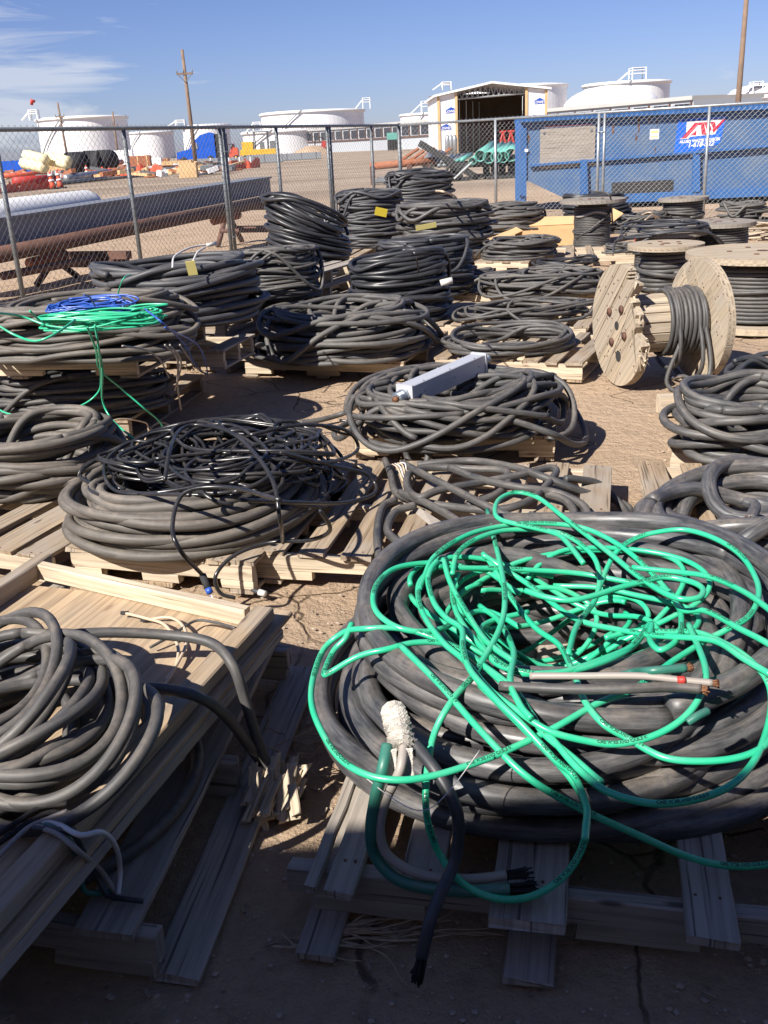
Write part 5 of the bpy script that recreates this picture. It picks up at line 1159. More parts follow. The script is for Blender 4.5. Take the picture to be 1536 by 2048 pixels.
# ------------------------------------------------------------------ spools
def spool(xc,yb,rf,rd,H_,cab,label,m='spg',wr=.9,z0=0,top_tilt=0,rd_c=None,base_vis=True,cm='blkd',ft=.045):
    p=G(xc,yb,z0); c=np.array((p[0],p[1]+rf*.0,z0)); H_=float(D(xc,H_,p[1])[2])-z0; t=thing('cable_spool',c,label,'cable spool','wooden cable spools')
    for z in (z0,z0+H_-ft):
        mb=MB(); n=40; q=random.Random(int(xc+z*100))
        tlt=top_tilt if z>z0 else 0
        Pp=[(c[0]+rf*math.cos(a)*(1-.006*q.random()),c[1]+rf*math.sin(a)*(1-.006*q.random()),z+tlt*math.cos(a)*rf) for a in np.linspace(0,2*math.pi,n,endpoint=False)]
        mb.poly(Pp,ft,(0,0,1)); mb.build('flange',m,t)
        mb=MB()
        for k in range(5): a=k*1.26+.4; mb.cyl((c[0]+rd*.8*math.cos(a),c[1]+rd*.8*math.sin(a),z+ft-.002),(c[0]+rd*.8*math.cos(a),c[1]+rd*.8*math.sin(a),z+ft+.006),.022,m=8)
        mb.cyl((*c[:2],z+ft-.001),(*c[:2],z+ft+.004),.045,m=12); mb.build('bolt','rust',t)
    mb=MB(); mb.cyl((*c[:2],z0+ft),(*c[:2],z0+H_-ft),rd,m=24); mb.build('drum',m,t,True)
    mb=MB(); q=random.Random(int(xc)); zz=np.arange(z0+ft+cab/2,z0+ft+(H_-2*ft)*wr,cab*1.01); rc=rd_c or rd+cab*1.5
    P=[]
    for i,z in enumerate(zz):
        for a in np.linspace(0,2*math.pi,30,endpoint=False): P.append((c[0]+(rc+.004*math.sin(a*2+i))*math.cos(a),c[1]+(rc+.004*math.sin(a*2+i))*math.sin(a),z+cab*a/6.28+q.uniform(-.001,.001)))
    mb.tube(P,cab/2,8)
    P=[]; k=zz[len(zz)//2]
    for a in np.linspace(0,6.6,34): P.append((c[0]+(rc+cab*.9)*math.cos(a-1.5),c[1]+(rc+cab*.9)*math.sin(a-1.5),k+.12*H_*math.sin(a*.5+xc)))
    mb.tube(P,cab/2,8); mb.build('wound_cable',cm,t,True); return t,c
spA,cA=spool(1183,500,.455,.20,398,.022,'tall spool of fine cable in front of the cardboard box',rd_c=.245)
mb=MB(); mb.tube(spline([cA+(-.05,-.1,.79),cA+(.06,-.35,.79),cA+(.13,-.44,.74),cA+(.20,-.25,.6),cA+(.25,-.15,.35)],8),.012,8); mb.tube(spline([cA+(-.24,-.1,.18),cA+(-.1,-.27,.3),cA+(.12,-.26,.45),cA+(.24,-.12,.55)],8),.011,8); mb.build('loose_turn','blkd',spA,True)
mb=MB(); mb.tube([cA+(.255*math.cos(a),.255*math.sin(a),.50+.03*math.sin(3*a)) for a in np.linspace(-2.8,-.8,14)],.02,6); mb.build('plastic_wrap','dirtw',spA,True)
spool(1363,458,.40,.22,395,.040,'far spool of medium cable beside the dumpster',rd_c=.30,top_tilt=.03)
spool(1430,535,.42,.25,443,.028,'spool of fine cable right of the disc covered by loose loops',rd_c=.33)
spool(1330,550,.44,.22,461,.030,'low spool whose top disc is covered by loose cable loops',rd_c=.33)
spool(1326,592,.365,.19,487,.042,'spool of loosely wound cable behind the broken spool',m='spw',rd_c=.22,wr=.95)
spool(1512,645,.60,.32,502,.030,'widest spool, standing at the right edge',m='spw',rd_c=.47,wr=.85,ft=.05)
mb=MB(); q=random.Random(14); c=G(1330,550); zt_=float(D(1330,461,c[1])[2])
for k in range(7):
    fx=q.uniform(.36,.62); fy=fx*q.uniform(.7,.95); ox,oy=q.uniform(-.14,.24),q.uniform(-.10,.05); t=np.linspace(0,6.2832,80)+q.uniform(0,6); w1=1+.1*np.sin(2*t+k); X=ox+np.cos(t)*fx*w1;Y=oy+np.sin(t)*fy*w1; rr=np.hypot(X,Y)
    Z=zt_+.018+.012*k-np.clip((rr-.46)*1.7,0,.42); Z=smooth1(Z,3); mb.tube(np.stack([c[0]+X,c[1]+Y,Z],1),.013,8)
mb.build('cable_loops','blk',None,True,'loose cable loops thrown over the low spool top','cable loops')
# broken spool lying on its side
def broken_spool():
    bL=G(1238,768); bR=G(1384,757); r=.385; ax=np.array((bR[0]-bL[0],bR[1]-bL[1],0.)); Ln=np.linalg.norm(ax); ax/=Ln
    # turn the axis a little so that the outer face shows as in the photo
    v=np.array((-ax[1],ax[0],0)); Z=np.array((0,0,1.)); t=thing('cable_spool',(bL+bR)/2,'broken wooden spool lying on its side with splintered left flange','cable spool','wooden cable spools')
    q=random.Random(9); cL=bL+Z*r; cR=bR+Z*r; v0=v
    def flange(c,axf,cut,m,nm,th=.055):
        vf=np.array((-axf[1],axf[0],0)); mb=MB(); n=72; an=np.linspace(0,2*math.pi,n,endpoint=False)
        # plank-wise: strips perpendicular to grain direction g
        ga=cut['g']; g=vf*math.cos(ga)+Z*math.sin(ga); h=-vf*math.sin(ga)+Z*math.cos(ga); k=6; w=2*r/k
        for i in range(k):
            lo=-r+i*w+.0025; hi=-r+(i+1)*w-.0025; P=[]
            xs=np.linspace(lo,hi,7)
            for x in xs: P.append((x,math.sqrt(max(0,r*r-x*x))))
            for x in xs[::-1]: P.append((x,-math.sqrt(max(0,r*r-x*x))))
            out=[]
            for x,y in P:
                pp=h*x+g*y; s=pp@vf; z=pp@Z
                # the break line takes away the side
                lim=cut['lim'](z)
                if s*cut['s']>lim: s=cut['s']*(lim+q.uniform(-.02,.025))
                out.append(c+vf*s+Z*z)
            mb.poly(out,th,axf)
        # splinters
        mb.build(nm,m,t)
        if cut.get('sp'):
            mb=MB(); sp_=1
            for i in range(30):
                z=q.uniform(*cut['sp']); s=cut['s']*cut['lim'](z); p=c+vf*s+Z*z+axf*q.uniform(0,th); d=g*q.uniform(-.2,.8)*.07+vf*cut['s']*q.uniform(-.01,.03)+axf*q.uniform(-.01,.03)+Z*q.uniform(-.06,.03)
                mb.tube([p-d*.5,p,p+d],np.array([.007,.006,.001])*q.uniform(.4,1.5),4)
            so_=mb.build('splinters','pale',t); so_['kind']='stuff'
    axL=ax*math.cos(.12)+v0*math.sin(.12)*-1; axL=np.array((ax[0]*math.cos(.10)-ax[1]*math.sin(.10),ax[0]*math.sin(.10)+ax[1]*math.cos(.10),0))
    flange(cL-axL*.03,axL,dict(g=-.80,s=-1,lim=lambda z: (.22+.05*math.sin(z*23)) if z>-.02 and z<.30 else (.34 if z<=0 else .12),sp=(-.22,.36)),'spw','flange')
    flange(cR,axL,dict(g=1.0,s=-1,lim=lambda z: .40,sp=None),'spw','flange')
    mb=MB(); n=18
    for i in range(n):
        a=i*2*math.pi/n; ct_=v*math.cos(a)*.175+Z*math.sin(a)*.175; mb.board((cL+cR)/2+ct_+ax*.02,ax,-v*math.sin(a)+Z*math.cos(a),Ln-.01,.057,.02,4,.001,.002)
    mb.build('drum','spw',t)
    mb=MB(); P=[]; wr=9; d=.028
    for i in range(wr*32):
        a=-i*2*math.pi/32; s=.50+i/32*d*1.04/Ln; p=cL+(cR-cL)*min(s,.97); rr=.175+.028+.002*math.sin(i*.3); P.append(p+v*math.cos(a)*rr+Z*math.sin(a)*rr)
    mb.tube(P,d/2,9)
    for s,dr in ((.62,.03),(.88,.06)):
        p=cL+(cR-cL)*s; P=[p+v*math.cos(a)*(.205+(.0 if math.sin(a)>0 else -dr*4*math.sin(a)*1.0))+Z*math.sin(a)*(.215+(0 if math.sin(a)>0 else dr*2.6)) for a in np.linspace(.5,5.2,26)]; mb.tube(P,d/2,9)
    P=[cL+(cR-cL)*.62+v*-.22+Z*-.1,cL+(cR-cL)*.45-v*.25-Z*.34,cL+(cR-cL)*.75-v*.33-Z*.40,cL+(cR-cL)*.97-v*.30-Z*.25,cL+(cR-cL)*.95-v*.18+Z*.05]; mb.tube(spline(P,8),d/2,9)
    mb.build('wound_cable','blkd',t,True)
    vf=np.array((-axL[1],axL[0],0)); c=cL-axL*.031
    mb=MB()
    for a in (.6,2.1,3.5,5.2):
        p=c+(vf*math.cos(a)+Z*math.sin(a))*.13; mb.cyl(p,p-axL*.012,.026,m=10)
    mb.build('bolt','rust',t,True)
    for s,z,rr in ((0,0,.028),(-.04,-.19,.036)): mb=MB(); p=c+vf*s+Z*z; mb.cyl(p,p-axL*.003,rr,m=14); mb.build('hole','dark',t)
    mb=MB()
    for i in range(60):
        a=q.uniform(0,6.28); rr=q.uniform(.08,.42); s,z=rr*math.cos(a),rr*math.sin(a)
        if -s>.15 and z>-.05: continue
        p=c+vf*s+Z*z; mb.cyl(p,p-axL*.002,.0055,m=6)
    vr=vf; cR2=cR
    for i in range(40):
        a=q.uniform(0,6.28); rr=q.uniform(.22,.41); p=cR-axL*.0+vf*rr*math.cos(a)+Z*rr*math.sin(a); mb.cyl(p,p-axL*.002,.005,m=6)
    mb.build('nail_heads','rust',t)
broken_spool()
# silver strap on ground, timber block
mb=MB(); P=spline([G(1345,757,.05),G(1368,752,.08),G(1395,765,.06),G(1425,775,.02),G(1450,780,.015)],8); mb.tube(P,np.full(len(P),.012),4); mb.build('silver_strap','silv',None,True,'shiny bent metal strap on the dirt in front of the broken spool','strap')
mb=MB(); a=G(1325,815,.06);b=G(1385,812,.06); mb.board((a+b)/2+(.08,.05,0),b-a,(0,1,0),.33,.10,.11,6,.008); mb.build('timber_block','pale',None,False,'rough split timber block left of the small standing coil','timber block')
# cardboard box
def carton():
    c=G(1165,492); t=thing('cardboard_box',c+(-.1,.25,0),'open brown cardboard box behind the tall spool','box'); x0,x1,y0,y1,h=c[0]-.85,c[0]+.42,c[1]+.2,c[1]+.95,.24; mb=MB()
    mb.box((x0,y0,0),(x1,y0+.012,h)); mb.box((x0,y1,0),(x1,y1+.012,h)); mb.box((x0,y0+.012,0),(x0+.012,y1,h)); mb.box((x1-.012,y0+.012,0),(x1,y1,h)); mb.box((x0+.012,y0+.012,.005),(x1-.012,y1,.02)); mb.build('walls','card',t)
    mb=MB(); mb.poly([(x0,y0,h),(x0,y1,h),(x0-.42,y1-.1,h-.16),(x0-.45,y0+.05,h-.18)],.008,(0,0,1)); mb.build('side_flap','card',t)
    mb=MB(); mb.poly([(x0+.1,y1,h),(x1-.1,y1,h),(x1-.15,y1+.2,h+.10),(x0+.2,y1+.2,h+.12)],.008,(0,-1,0)); mb.build('back_flap','card',t)
    mb=MB(); mb.poly([(x1,y0+.05,h),(x1,y1-.05,h),(x1+.22,y1-.1,h+.20),(x1+.24,y0+.1,h+.16)],.008,(0,0,1)); mb.build('side_flap','card',t)
carton()
# splintered boards far right
mb=MB(); q=random.Random(6); c=G(1508,478,.2)
for i in range(16): mb.board(c+(q.uniform(-.25,.6),q.uniform(-.2,.3),q.uniform(-.1,.22)),(1,q.uniform(-.3,.3),q.uniform(-.15,.15)),(0,1,q.uniform(-.3,.3)),q.uniform(.4,1.1),q.uniform(.04,.12),.016,4,.01)
mb.build('splintered_boards','pale',None,False,'heap of splintered pale boards at the right edge behind the widest spool','boards')
# wiry dry grass clump beside the broken spool
mb=MB(); q=random.Random(12); c=G(1215,575,.1)
for i in range(170):
    a=q.uniform(0,6.28); r1=q.uniform(.02,.42); p=c+(r1*math.cos(a),r1*math.sin(a)*.5,q.uniform(-.05,.08)); d=np.array((q.uniform(-.12,.12),q.uniform(-.1,.1),q.uniform(.0,.12))); mb.tube([p,p+d*.5+(0,0,.02),p+d],.0028,3,False)
mb.build('dry_weed','leafl',None,False,'wiry grey dry weed tangle left of the broken spool','dry weed')
mb=MB(); c=G(1275,512,.06); mb.box(c+(-.03,-.03,-.06),c+(.06,.06,.26)); mb.cyl(c+(.015,.015,.26),c+(.015,.015,.31),.025,.015,8); mb.build('red_can','red',None,False,'small red can standing behind the loosely wound spool','can')
# ------------------------------------------------------------------ hero: giant coil
CH=K(690,1550,1690,PT,1085,1.0,w=.56,h=.30); CH['lift']=.75
def low_rings(mb):
    for k,(ox,oy,ax_,ay_,z_) in enumerate(((-.035,.015,.025,-.005,.027),(-.045,.03,.02,-.01,.080),(.02,.0,.0,.0,.03))):
        t=np.linspace(0,2*math.pi,90); w1=1+.025*np.sin(2*t+k)+.015*np.sin(3*t+k*2); X=CH['c'][0]+ox+np.cos(t)*(CH['rx']+ax_)*w1; Y=CH['c'][1]+oy+np.sin(t)*(CH['ry']+ay_)*w1
        mb.tube(np.stack([X,Y,PT+z_+.012*np.sin(t*3+k)],1),.027,18); stamp(CH,dense(np.stack([X,Y,X*0+PT+z_],1)),.027)
cable_coil(CH,.053,'hero',101,'giant coil of the thickest black cable under the green cable in the foreground',mess=.75,over=2,seg=84,sd=18,odd=.035,overmess=.7,loose=.02,extra=low_rings)
Z0=CH['z']
def envelope(C,a=4,b=4):
    h=C['hm'].copy()
    for ax in (0,1): h=np.max([np.roll(h,i,ax) for i in range(-a,a+1)],axis=0)
    for _ in range(2):
        for ax in (0,1): h=np.mean([np.roll(h,i,ax) for i in range(-b,b+1)],axis=0)
    E_=dict(C); E_['hm']=h; return E_
CHe=envelope(CH)
def onto(l,floor,r,zoom=None,lift=.012):
    "pixels traced in the photo laid onto the pile: height is that of the pile under the point, never below floor"
    out=[]
    for p in l:
        x,y=p[0],p[1]
        if zoom: x,y=zoom[0]+x*zoom[2],zoom[1]+y*zoom[2]
        fl=p[2] if len(p)>2 else floor; z=.5
        for _ in range(7):
            w=G(x,y,z); z=.5*z+.5*max(fl,Z0+float(hts(CHe,[w[0]],[w[1]])[0])+r+lift)
        out.append(G(x,y,z))
    return out
ZM=(600,980,936/1536)
GP=[
 ([(930,240),(870,165),(830,140),(740,118),(660,98),(640,70),(655,30),(710,8),(780,25),(860,85),(950,155),(1030,218),(1100,275),(1190,335),(1255,358),(1310,352),(1322,325),(1285,302),(1200,286),(1130,300),(1050,320),(960,348),(880,362),(800,350),(740,330)],.50),
 ([(980,330),(1010,260),(1045,205),(1100,165),(1180,138),(1270,133),(1370,165),(1450,220),(1498,300),(1503,360),(1470,420),(1400,465),(1330,500),(1230,560),(1100,650),(980,700),(850,780),(750,830),(600,890),(450,935),(330,952),(220,935),(130,880),(70,790),(38,700),(45,610),(80,530),(140,480),(220,455),(320,455),(400,475),(480,505),(560,545),(640,610),(700,670),(750,740),(830,830),(920,925),(1000,985),(1100,1020),(1200,1030),(1320,1010),(1420,965),(1490,890),(1530,800),(1545,720),(1530,640),(1480,560),(1400,505),(1300,480),(1200,468),(1100,468),(1000,485)],.40),
 ([(170,435),(150,480),(110,540),(80,600),(100,608),(180,560),(280,520),(380,500),(470,505),(540,535),(600,575),(700,650),(760,740),(800,800),(900,890),(990,960)],.40),
 ([(720,350),(620,275),(560,260),(480,245),(380,240),(300,262),(252,310),(240,365),(260,410),(320,450),(400,465),(470,450),(540,420),(600,398),(660,415),(720,450)],.47),
 ([(600,200),(640,270),(700,370),(770,450),(850,520),(900,600),(930,680),(990,760),(1080,830),(1200,880),(1320,890),(1430,880),(1510,850),(1560,800)],.42),
 ([(520,270),(500,330),(520,420),(600,520),(700,590),(800,602),(950,580),(1080,520),(1150,450)],.45),
 ([(390,330),(410,280),(440,220),(520,160),(620,125),(760,110),(900,120),(1000,150),(1100,220),(1180,310),(1240,380),(1252,450),(1230,500),(1180,522),(1148,490),(1150,450),(1090,510),(980,560),(850,600),(750,600),(650,570),(600,510),(592,460),(640,430),(750,400)],.50),
 ([(480,225),(400,290),(388,350),(410,420),(470,500),(540,560),(620,650),(720,730),(820,790),(950,830),(1060,838),(1180,800),(1270,740),(1320,660),(1333,590),(1310,520),(1275,450)],.42),
 ([(500,290),(520,200),(600,150),(700,130),(850,140),(950,200),(982,280),(970,360),(910,450),(880,530)],.52),
 ([(600,210),(650,240),(760,330),(900,420),(1050,470),(1200,480),(1350,490),(1450,540),(1545,620)],.48),
 ([(450,250),(500,250),(700,265),(900,275),(1050,300),(1200,330),(1250,390),(1330,405),(1450,450),(1560,520)],.46),
 ([(1090,260),(1250,270),(1350,290),(1450,330),(1560,400)],.46),
 ([(470,215),(490,300),(540,400),(600,480),(640,520),(700,560)],.45),
 ([(590,380),(650,440),(700,520),(690,620),(720,700),(760,760)],.45),
 ([(450,230),(430,260),(420,300),(440,370),(480,420),(530,460),(535,520),(560,590),(640,680),(740,780),(830,880),(900,950),(940,1040),(938,1110),(935,1150)],.36),
]
r_g=.0073
mb=MB(); hp=[]
rnd_=[]; CHb=dict(CHe)
q=random.Random(33)
for k in range(8):
    cx,cy=q.uniform(-.10,.16),q.uniform(-.04,.16); fx=q.uniform(.18,.38); fy=fx*q.uniform(.45,.75); T=6.2832; t=np.linspace(0,T,int(T*11))+q.uniform(0,6); rot=q.uniform(-.4,.4)
    w1=1+.13*np.sin(t*q.choice((1,2))+q.uniform(0,6)); u=np.cos(t)*fx*w1;v=np.sin(t)*fy*w1
    X=CH['c'][0]+cx+u*math.cos(rot)-v*math.sin(rot);Y=CH['c'][1]+cy+u*math.sin(rot)+v*math.cos(rot)
    P=drape(CH,np.stack([X,Y,X*0],1),r_g,5); mb.tube(P,r_g,10); stamp(CH,dense(P,.008),r_g,.6); rnd_.append(P)
for k,(l,fl) in enumerate(GP):
    P=onto(l,min(fl,.40) if k!=0 else fl,r_g,ZM,-.004+.0022*k); P=spline(P,9)
    Q=drape(CHb,P,r_g,3,None,.2); P[:,2]=np.maximum(Q[:,2],smooth1(P[:,2],6)); P[:,2]=smooth1(P[:,2],7); hp.append(P); mb.tube(P,r_g,12); stamp(CH,dense(P,.008),r_g,.6)
# front loop hanging down onto the pallet, and the tail running off to the right
l=[(975,1020,.45),(1010,1200,.47),(960,1330,.45),(905,1400,.42),(868,1470,.40),(853,1560,.36),(855,1640,.30),(880,1710,.22),(930,1770,.17),(1000,1798,.155),(1070,1790,.155),(1130,1750,.17),(1166,1690,.22),(1172,1620,.30),(1140,1555,.36),(1060,1470,.40),(960,1370,.43)]
P=spline(onto(l,.15,r_g,None,.004),9); mb.tube(P,r_g,12); hp.append(P)
l=[(800,1290,.46),(880,1370,.43),(960,1460,.42),(1050,1550,.38),(1150,1612,.32),(1280,1672,.26),(1380,1715,.2),(1460,1732,.17),(1540,1728,.16),(1640,1700,.16)]
P=spline(onto(l,.15,r_g,None,.004),9); mb.tube(P,r_g,12); hp.append(P)
gt=mb.build('green_cable','grn',None,True,'bright green cable tangled in long loops over the giant coil','green cable')
# printed legend on the green cable
def print_on(mbx,P,s0,text,size,r,side=None):
    v,f=text_mesh(text,size,0,.0006*size/.012); P=np.asarray(P); d=np.concatenate([[0],np.cumsum(np.linalg.norm(np.diff(P,axis=0),axis=1))])
    L_=v[:,0]-v[:,0].min(); out=[]
    if s0+L_.max()>d[-1]: return
    # keep letters upright for the viewer: run along the direction that points to +x
    Pm=np.array([np.interp(s0,d,P[:,i]) for i in range(3)]); Pe=np.array([np.interp(s0+.05,d,P[:,i]) for i in range(3)]); sg=1 if (Pe-Pm)[0]>0 else -1
    for (x,y,_),l in zip(v,L_):
        s=s0+(l if sg>0 else L_.max()-l); a=np.array([np.interp(s,d,P[:,i]) for i in range(3)]); b=np.array([np.interp(s+.01,d,P[:,i]) for i in range(3)]); T=(b-a)*sg; T/=np.linalg.norm(T)+1e-9
        view=np.array((0,0,HC))-a; view/=np.linalg.norm(view); n=view*.6+np.array((0,0,.55)); n-=T*(n@T); n/=np.linalg.norm(n); bt=np.cross(n,T); th=y/r
        out.append(a+(n*math.cos(th)+bt*math.sin(th))*(r+.0005))
    mbx.add(out,f,[[(0,0)]*len(q_) for q_ in f],.5)
mt=MB(); q=random.Random(2)
for k,P in enumerate(hp):
    Lt=np.linalg.norm(np.diff(P,axis=0),axis=1).sum(); s=q.uniform(.05,.25)
    while s<Lt-.22:
        print_on(mt,P,s,'CME WIRE AND CABLE 01',.009,r_g); s+=.34+q.uniform(0,.06)
mt.build('printed_legend','txtk',gt)
# conductors breaking out of the giant coil
hc=bpy.data.objects
def cable_end(l,r,m,lab,cat='cable end',bristle='soot',nb=26,bl=.05,fl=.1,name='cable_end'):
    P=spline(onto(l,fl,r+.003),9) if len(l[0])<3 else spline(px(l),9)
    mb=MB(); mb.tube(P,r,12); o=mb.build(name,m,None,True,lab,cat); e=P[-1]-P[-3]; e/=np.linalg.norm(e); mb=MB(); q=random.Random(int(P[0][0]*1000))
    for i in range(nb):
        a=q.uniform(0,6.28); rr=r*.8*math.sqrt(q.random()); s=np.cross(e,(0,0,1)); s/=np.linalg.norm(s); u=np.cross(s,e); o_=s*math.cos(a)*rr+u*math.sin(a)*rr
        mb.tube([P[-1]+o_-e*.004,P[-1]+o_*1.15+e*bl*.5,P[-1]+o_*q.uniform(1.2,1.9)+e*bl*q.uniform(.7,1.15)],.0022,4)
    mb.build('bare_strands',bristle,o,True); return o
cable_end([(775,1490,.43),(765,1540,.40),(750,1600,.33),(742,1660,.27),(750,1710,.21),(790,1755,.175),(850,1775,.165),(930,1782,.172),(1020,1779,.175)],.0125,'grnd','dull green conductor curving out of the taped cable end onto the pallet')
cable_end([(808,1490,.43),(800,1540,.40),(772,1600,.33),(760,1660,.27),(775,1710,.22),(830,1745,.19),(900,1758,.18),(960,1757,.18),(1012,1750,.18)],.010,'dirtw','greyish conductor curving beside the dull green one')
cable_end([(830,1490,.42),(870,1540,.40),(905,1600,.36),(917,1650,.31),(910,1720,.24),(880,1790,.20),(858,1850,.165),(843,1915,.11)],.0125,'blk','black conductor hanging down over the pallet front edge')
mb=MB(); P=spline(px([(786,1420,.44),(794,1448,.44),(800,1475,.43),(802,1500,.42)]),8); q=random.Random(3); nP=len(P)
mb.tube(P,np.array([.024+.004*math.sin(i_*2.1)+q.uniform(-.0025,.0025) for i_ in range(nP)]),11)
for w_ in (-.02,.012): a=P[-2]+np.array((w_,-.012,.004)); mb.board(a+np.array((0,-.012,-.022)),(w_*.6,-.3,-.9),(1,0,.1),.055,.022,.003,4,.004,.001)
mb.build('tape_wrap','tape',None,False,'dirty white tape wrapped round the cut cable end on the giant coil','tape')
cable_end([(1240,1352,.46),(1270,1345,.47),(1300,1342,.52),(1372,1336,.52)],.009,'grnd','stub of dull green conductor inside the giant coil',bristle='cop',bl=.012)
cable_end([(1060,1352,.49),(1160,1352,.50),(1280,1352,.51),(1360,1360,.51),(1425,1366,.51)],.0075,'dirtw','cream conductor with a red mark inside the giant coil',bristle='cop',bl=.012)
cable_end([(1000,1372,.47),(1120,1378,.49),(1240,1378,.50),(1340,1374,.50),(1402,1378,.50)],.0105,'blkd','black conductor stub lying in front of the cream one',bristle='cop',bl=.014)
mb=MB(); p=G(1355,1360,.514); mb.tube([p,p+(.012,-.001,0),p+(.014,-.001,0)],.0079,12); mb.build('red_band','red',bpy.data.objects['cable_end.004'] if 'cable_end.004' in bpy.data.objects else None,True)
free('green_jacket_scrap','grnd',[px([(1375,1445,.50),(1395,1432,.51),(1415,1422,.51)])],'small cut scrap of green jacket lying on the giant coil','scrap',r=.008)
cable_end([(1490,1005,.30),(1510,1012,.30),(1500,1040,.285)],.02,'hero','cut stub with rusty strands on the thickest curled cable at right',bristle='cop',bl=.012)
# white stray threads hanging from tape, clear filament
free('filament','wht',[px([(700,1530,.30),(790,1600,.40),(850,1620,.40),(900,1580,.42),(960,1500,.45)])],'thin clear thread strung across the front of the giant coil','thread',r=.0012,sides=4)
# ------------------------------------------------------------------ coil on tray
zt=ZT-.049
CTc=dict(c=G(55,1450,zt+.05)[:2],z=zt,rx=.275,ry=.35,w=.19,h=.12,yaw=.35,tx=0,ty=0)
def tray_coil():
    q=random.Random(77); mb=MB(); d=.0275
    coil_tubes(CTc,mb,d,77,mess=.9,over=0,sd=14,seg=64,lim=9,odd=.05)
    # the upper turns lie side by side, each slipped toward the left like a fallen spring
    for k in range(11):
        off=np.array((-.17+.028*k,.12-.025*k)); rx,ry=.185+.010*(k%3),.255+.012*((k*2)%3); t=np.linspace(0,2*math.pi,64)+1.
        yaw=.42+.04*k; u=np.cos(t)*rx; v=np.sin(t)*ry; X=CTc['c'][0]+off[0]+u*math.cos(yaw)-v*math.sin(yaw); Y=CTc['c'][1]+off[1]+u*math.sin(yaw)+v*math.cos(yaw)
        Z=zt+.10+.028*(k%2)+.055*np.cos(t+.3)+.03*np.sin(t*2+k); Z=np.maximum(Z,zt+d*.55); mb.tube(np.stack([X,Y,Z],1),d/2,14)
    for l in ([(120,1270,.44),(220,1265,.43),(330,1270,.41),(420,1285,.40),(465,1330,.37),(490,1400,.28),(515,1480,.17),(540,1540,.08),(575,1578,.03),(610,1590,.018)],[(200,1372,.42),(280,1375,.41),(340,1380,.40),(400,1395,.37),(450,1430,.29),(490,1480,.19),(520,1520,.10),(545,1545,.03)]):
        mb.tube(spline(px(l),10),.0135,14)
    return mb.build('cable_coil','blkd',None,True,'springy coil of cable lying on the plywood tray at the lower left','cable coil','coils of cable on the pallets')
tray_coil()
w_=free('conductor_tails','tan',[px(l) for l in ([(250,1226,zt+.02),(290,1236,zt+.02),(330,1250,zt+.03),(355,1290,zt+.03),(352,1330,zt+.02),(330,1362,zt+.01)],[(290,1240,zt+.01),(340,1235,zt+.02),(368,1255,zt+.03),(372,1290,zt+.03),(350,1335,zt+.02),(325,1375,zt+.01),(290,1420,zt+.01)])],'pale cream conductor tails curled on the tray','wire tails',r=.0045)
for a_ in ((250,1226,zt+.02),(290,1240,zt+.01)):
    mb=MB(); p=G(*a_); mb.tube([p+(-.012,.002,0),p,p+(.01,-.001,0)],.006,8); mb.build('black_tip','tyre',w_,True)
free('thin_black_wire','blkd',[px([(300,1295,zt+.02),(345,1270,zt+.03),(390,1242,zt+.03),(430,1245,zt+.035),(470,1256,zt+.05)])],'thin black wire crossing the tray toward its corner','wire',r=.004)
ce=free('thick_cable_end','blkd',[px([(-60,1620,zt+.03),(0,1600,zt+.03),(60,1578,zt+.03),(98,1566,zt+.03)])],'thick cable end with copper-pink conductors at the left edge of the tray','cable end',r=.021,sides=14)
for k in range(3): mb=MB(); mb.tube(spline(px([(98,1566+k*3-3,zt+.03),(135,1556+k*4-5,zt+.028),(170,1542+k*3-4,zt+.02),(205,1528-k*4,zt+.01)]),6),.006,8); mb.build('conductor','tan',ce,True)
fb=free('forked_conductors','soot',[px([(-20,1680,zt+.05),(40,1640,zt+.07),(80,1615,zt+.075),(135,1607,zt+.08)]),px([(-20,1700,zt+.04),(50,1650,zt+.06),(100,1625,zt+.07),(145,1632,zt+.06)])],'dark forked conductors on the near end of the tray','wires',r=.0055)
mb=MB(); mb.tube(spline(px([(-10,1720,zt+.04),(50,1660,zt+.06),(90,1640,zt+.065),(135,1622,zt+.075)]),6),.005,8); mb.build('pale_conductor','dirtw',fb,True)
hw=free('over_rim_wires','wht',[px([(80,1645,ZT+.012),(115,1648,ZT+.015),(160,1670,ZT+.02),(205,1665,ZT+.0),(232,1695,.26),(240,1740,.18),(236,1790,.155)])],'white, green and black wires draped over the tray rim','wires',r=.0055)
for m_,l in (('grnd',[(78,1646,ZT+.01),(110,1655,ZT+.01),(145,1690,ZT-.02),(160,1740,.24),(168,1780,.18),(195,1787,.155),(225,1782,.15)]),('dirtw',[(70,1652,ZT+.01),(115,1668,ZT+.01),(160,1705,ZT-.02),(200,1740,.20),(225,1775,.16),(235,1790,.15)]),('blk',[(60,1655,ZT+.01),(140,1665,ZT+.01),(165,1700,ZT-.04),(190,1745,.2),(215,1790,.155),(250,1798,.155),(285,1802,.155)]),('blk',[(0,1655,ZT+.0),(60,1655,ZT+.005),(110,1655,ZT+.01),(150,1662,ZT+.01)])):
    mb=MB(); mb.tube(spline(px(l),7),.0058,8); mb.build('wire',m_,hw,True)
free('under_cable','blkd',[px([(360,1440,.165),(392,1490,.16),(390,1550,.158),(350,1620,.158),(280,1690,.158),(180,1750,.158),(60,1800,.158),(-40,1840,.158)])],'cable lying under the tray on the worn dark pallet','cable',r=.016,sides=12)
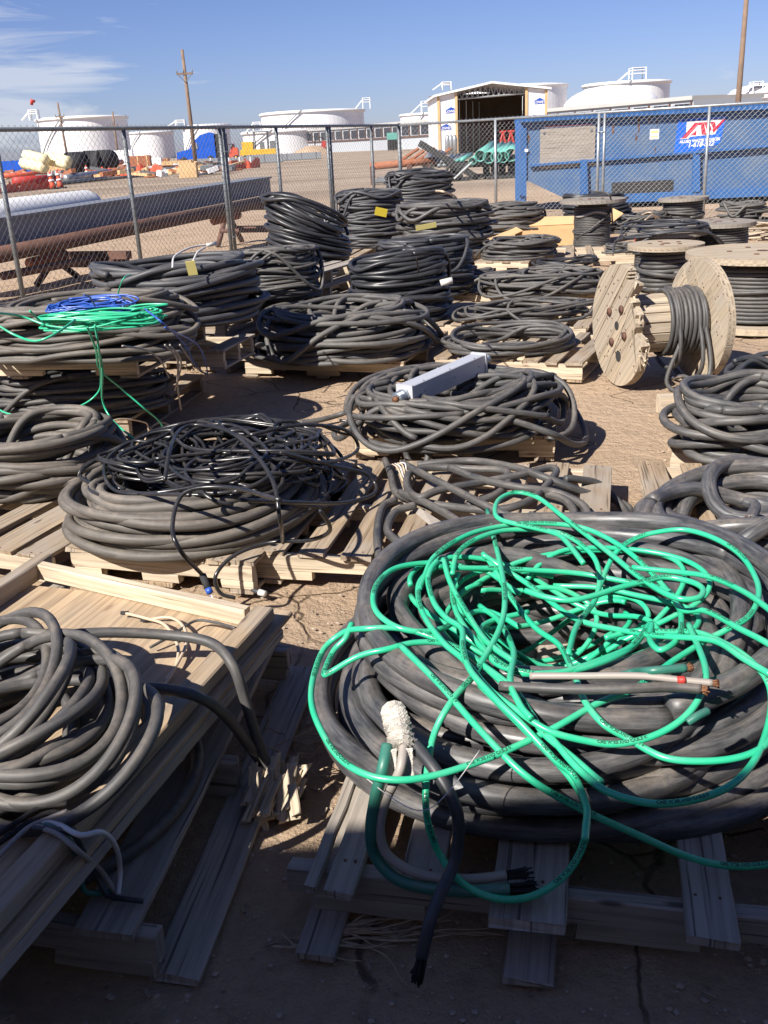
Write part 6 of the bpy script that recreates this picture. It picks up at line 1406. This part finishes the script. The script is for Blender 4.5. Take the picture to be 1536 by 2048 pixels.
# ------------------------------------------------------------------ litter between
mb=MB(); q=random.Random(17); c=G(556,1580,.05)
for i in range(60): p=c+(q.uniform(-.06,.05),q.uniform(-.07,.06),q.uniform(-.02,.03)); d=np.array((q.uniform(-.01,.03),q.uniform(.01,.05),q.uniform(.01,.05))); mb.board(p,d,(1,0,.2),q.uniform(.05,.12),q.uniform(.012,.03),.010,3,.003)
mb.build('splintered_wood_chunk','pale',None,False,'pale splintered wood chunk on the dirt where two cables land','wood chunk')
def twigs(c,n,ln,seed,lab,sx=.2,sy=.1,up=.1,r=.0016,main=0):
    mb=MB(); q=random.Random(seed)
    for i in range(n):
        a=q.uniform(-.6,.6) if main else q.uniform(0,6.28); p=c+(q.uniform(-sx,sx),q.uniform(-sy,sy),q.uniform(.0,.01)); P=[p]; L_=ln*q.uniform(.4,1.)
        for k in range(6): a+=q.uniform(-.45,.45); P.append(P[-1]+np.array((math.cos(a),math.sin(a)*.7,q.uniform(-up,up*1.4)))*L_/6); P[-1][2]=max(P[-1][2],.002)
        mb.tube(spline(P,3),np.linspace(r*1.6,r*.5,len(P)*3-2),5,False)
    mb.build('dry_twigs','twig',None,True,lab,'twigs','dry twigs on the dirt')
twigs(G(570,1520,0),26,.20,4,'dry twig tangle between the two cables and the giant coil',.10,.10,.5)
twigs(G(690,1880,0),20,.30,6,'long dry twigs on the dirt in front of the broken grey pallet',.16,.03,.08,.0019,1)
twigs(G(640,1870,0),3,.34,16,'thick pale twig leftmost in front of the broken grey pallet',.05,.02,.04,.004,1)
twigs(G(1185,700,0),18,.10,7,'dry grass tuft at the foot of the broken spool',.05,.05,.9)
twigs(G(395,745,0),16,.10,8,'dry grass tuft by the lowest pallet of the tall stack',.06,.04,.9)
mb=MB(); p=G(518,1184,.02); mb.cyl(p,p+(.025,-.012,-.004),.012,m=12); o=mb.build('plastic_cap','wht',None,True,'translucent plastic cap on the dirt at the pallet corner','cap'); mb=MB(); mb.tube(spline([p,p+(-.03,.03,.0),p+(-.06,.08,.01),p+(-.10,.12,.01)],5),.009,8); mb.build('cable_tail','blk',o,True)
mb=MB(); mb.poly(px([(805,1005,PT+.002),(870,1060,PT+.004),(905,1058,PT+.004),(845,1020,PT+.03)]),.002,(0,0,1)); mb.build('paper_scrap','dirtw',None,False,'dirty triangular paper scrap on the gapped middle pallet','paper scrap')
mb=MB(); mb.poly(px([(-20,2010,.05),(40,2060,.05),(-10,2080,.05),(-60,2060,.05)]),.04,(0,0,1)); mb.build('plank_end','wood',None,False,'rounded plank end at the very bottom left corner','plank')
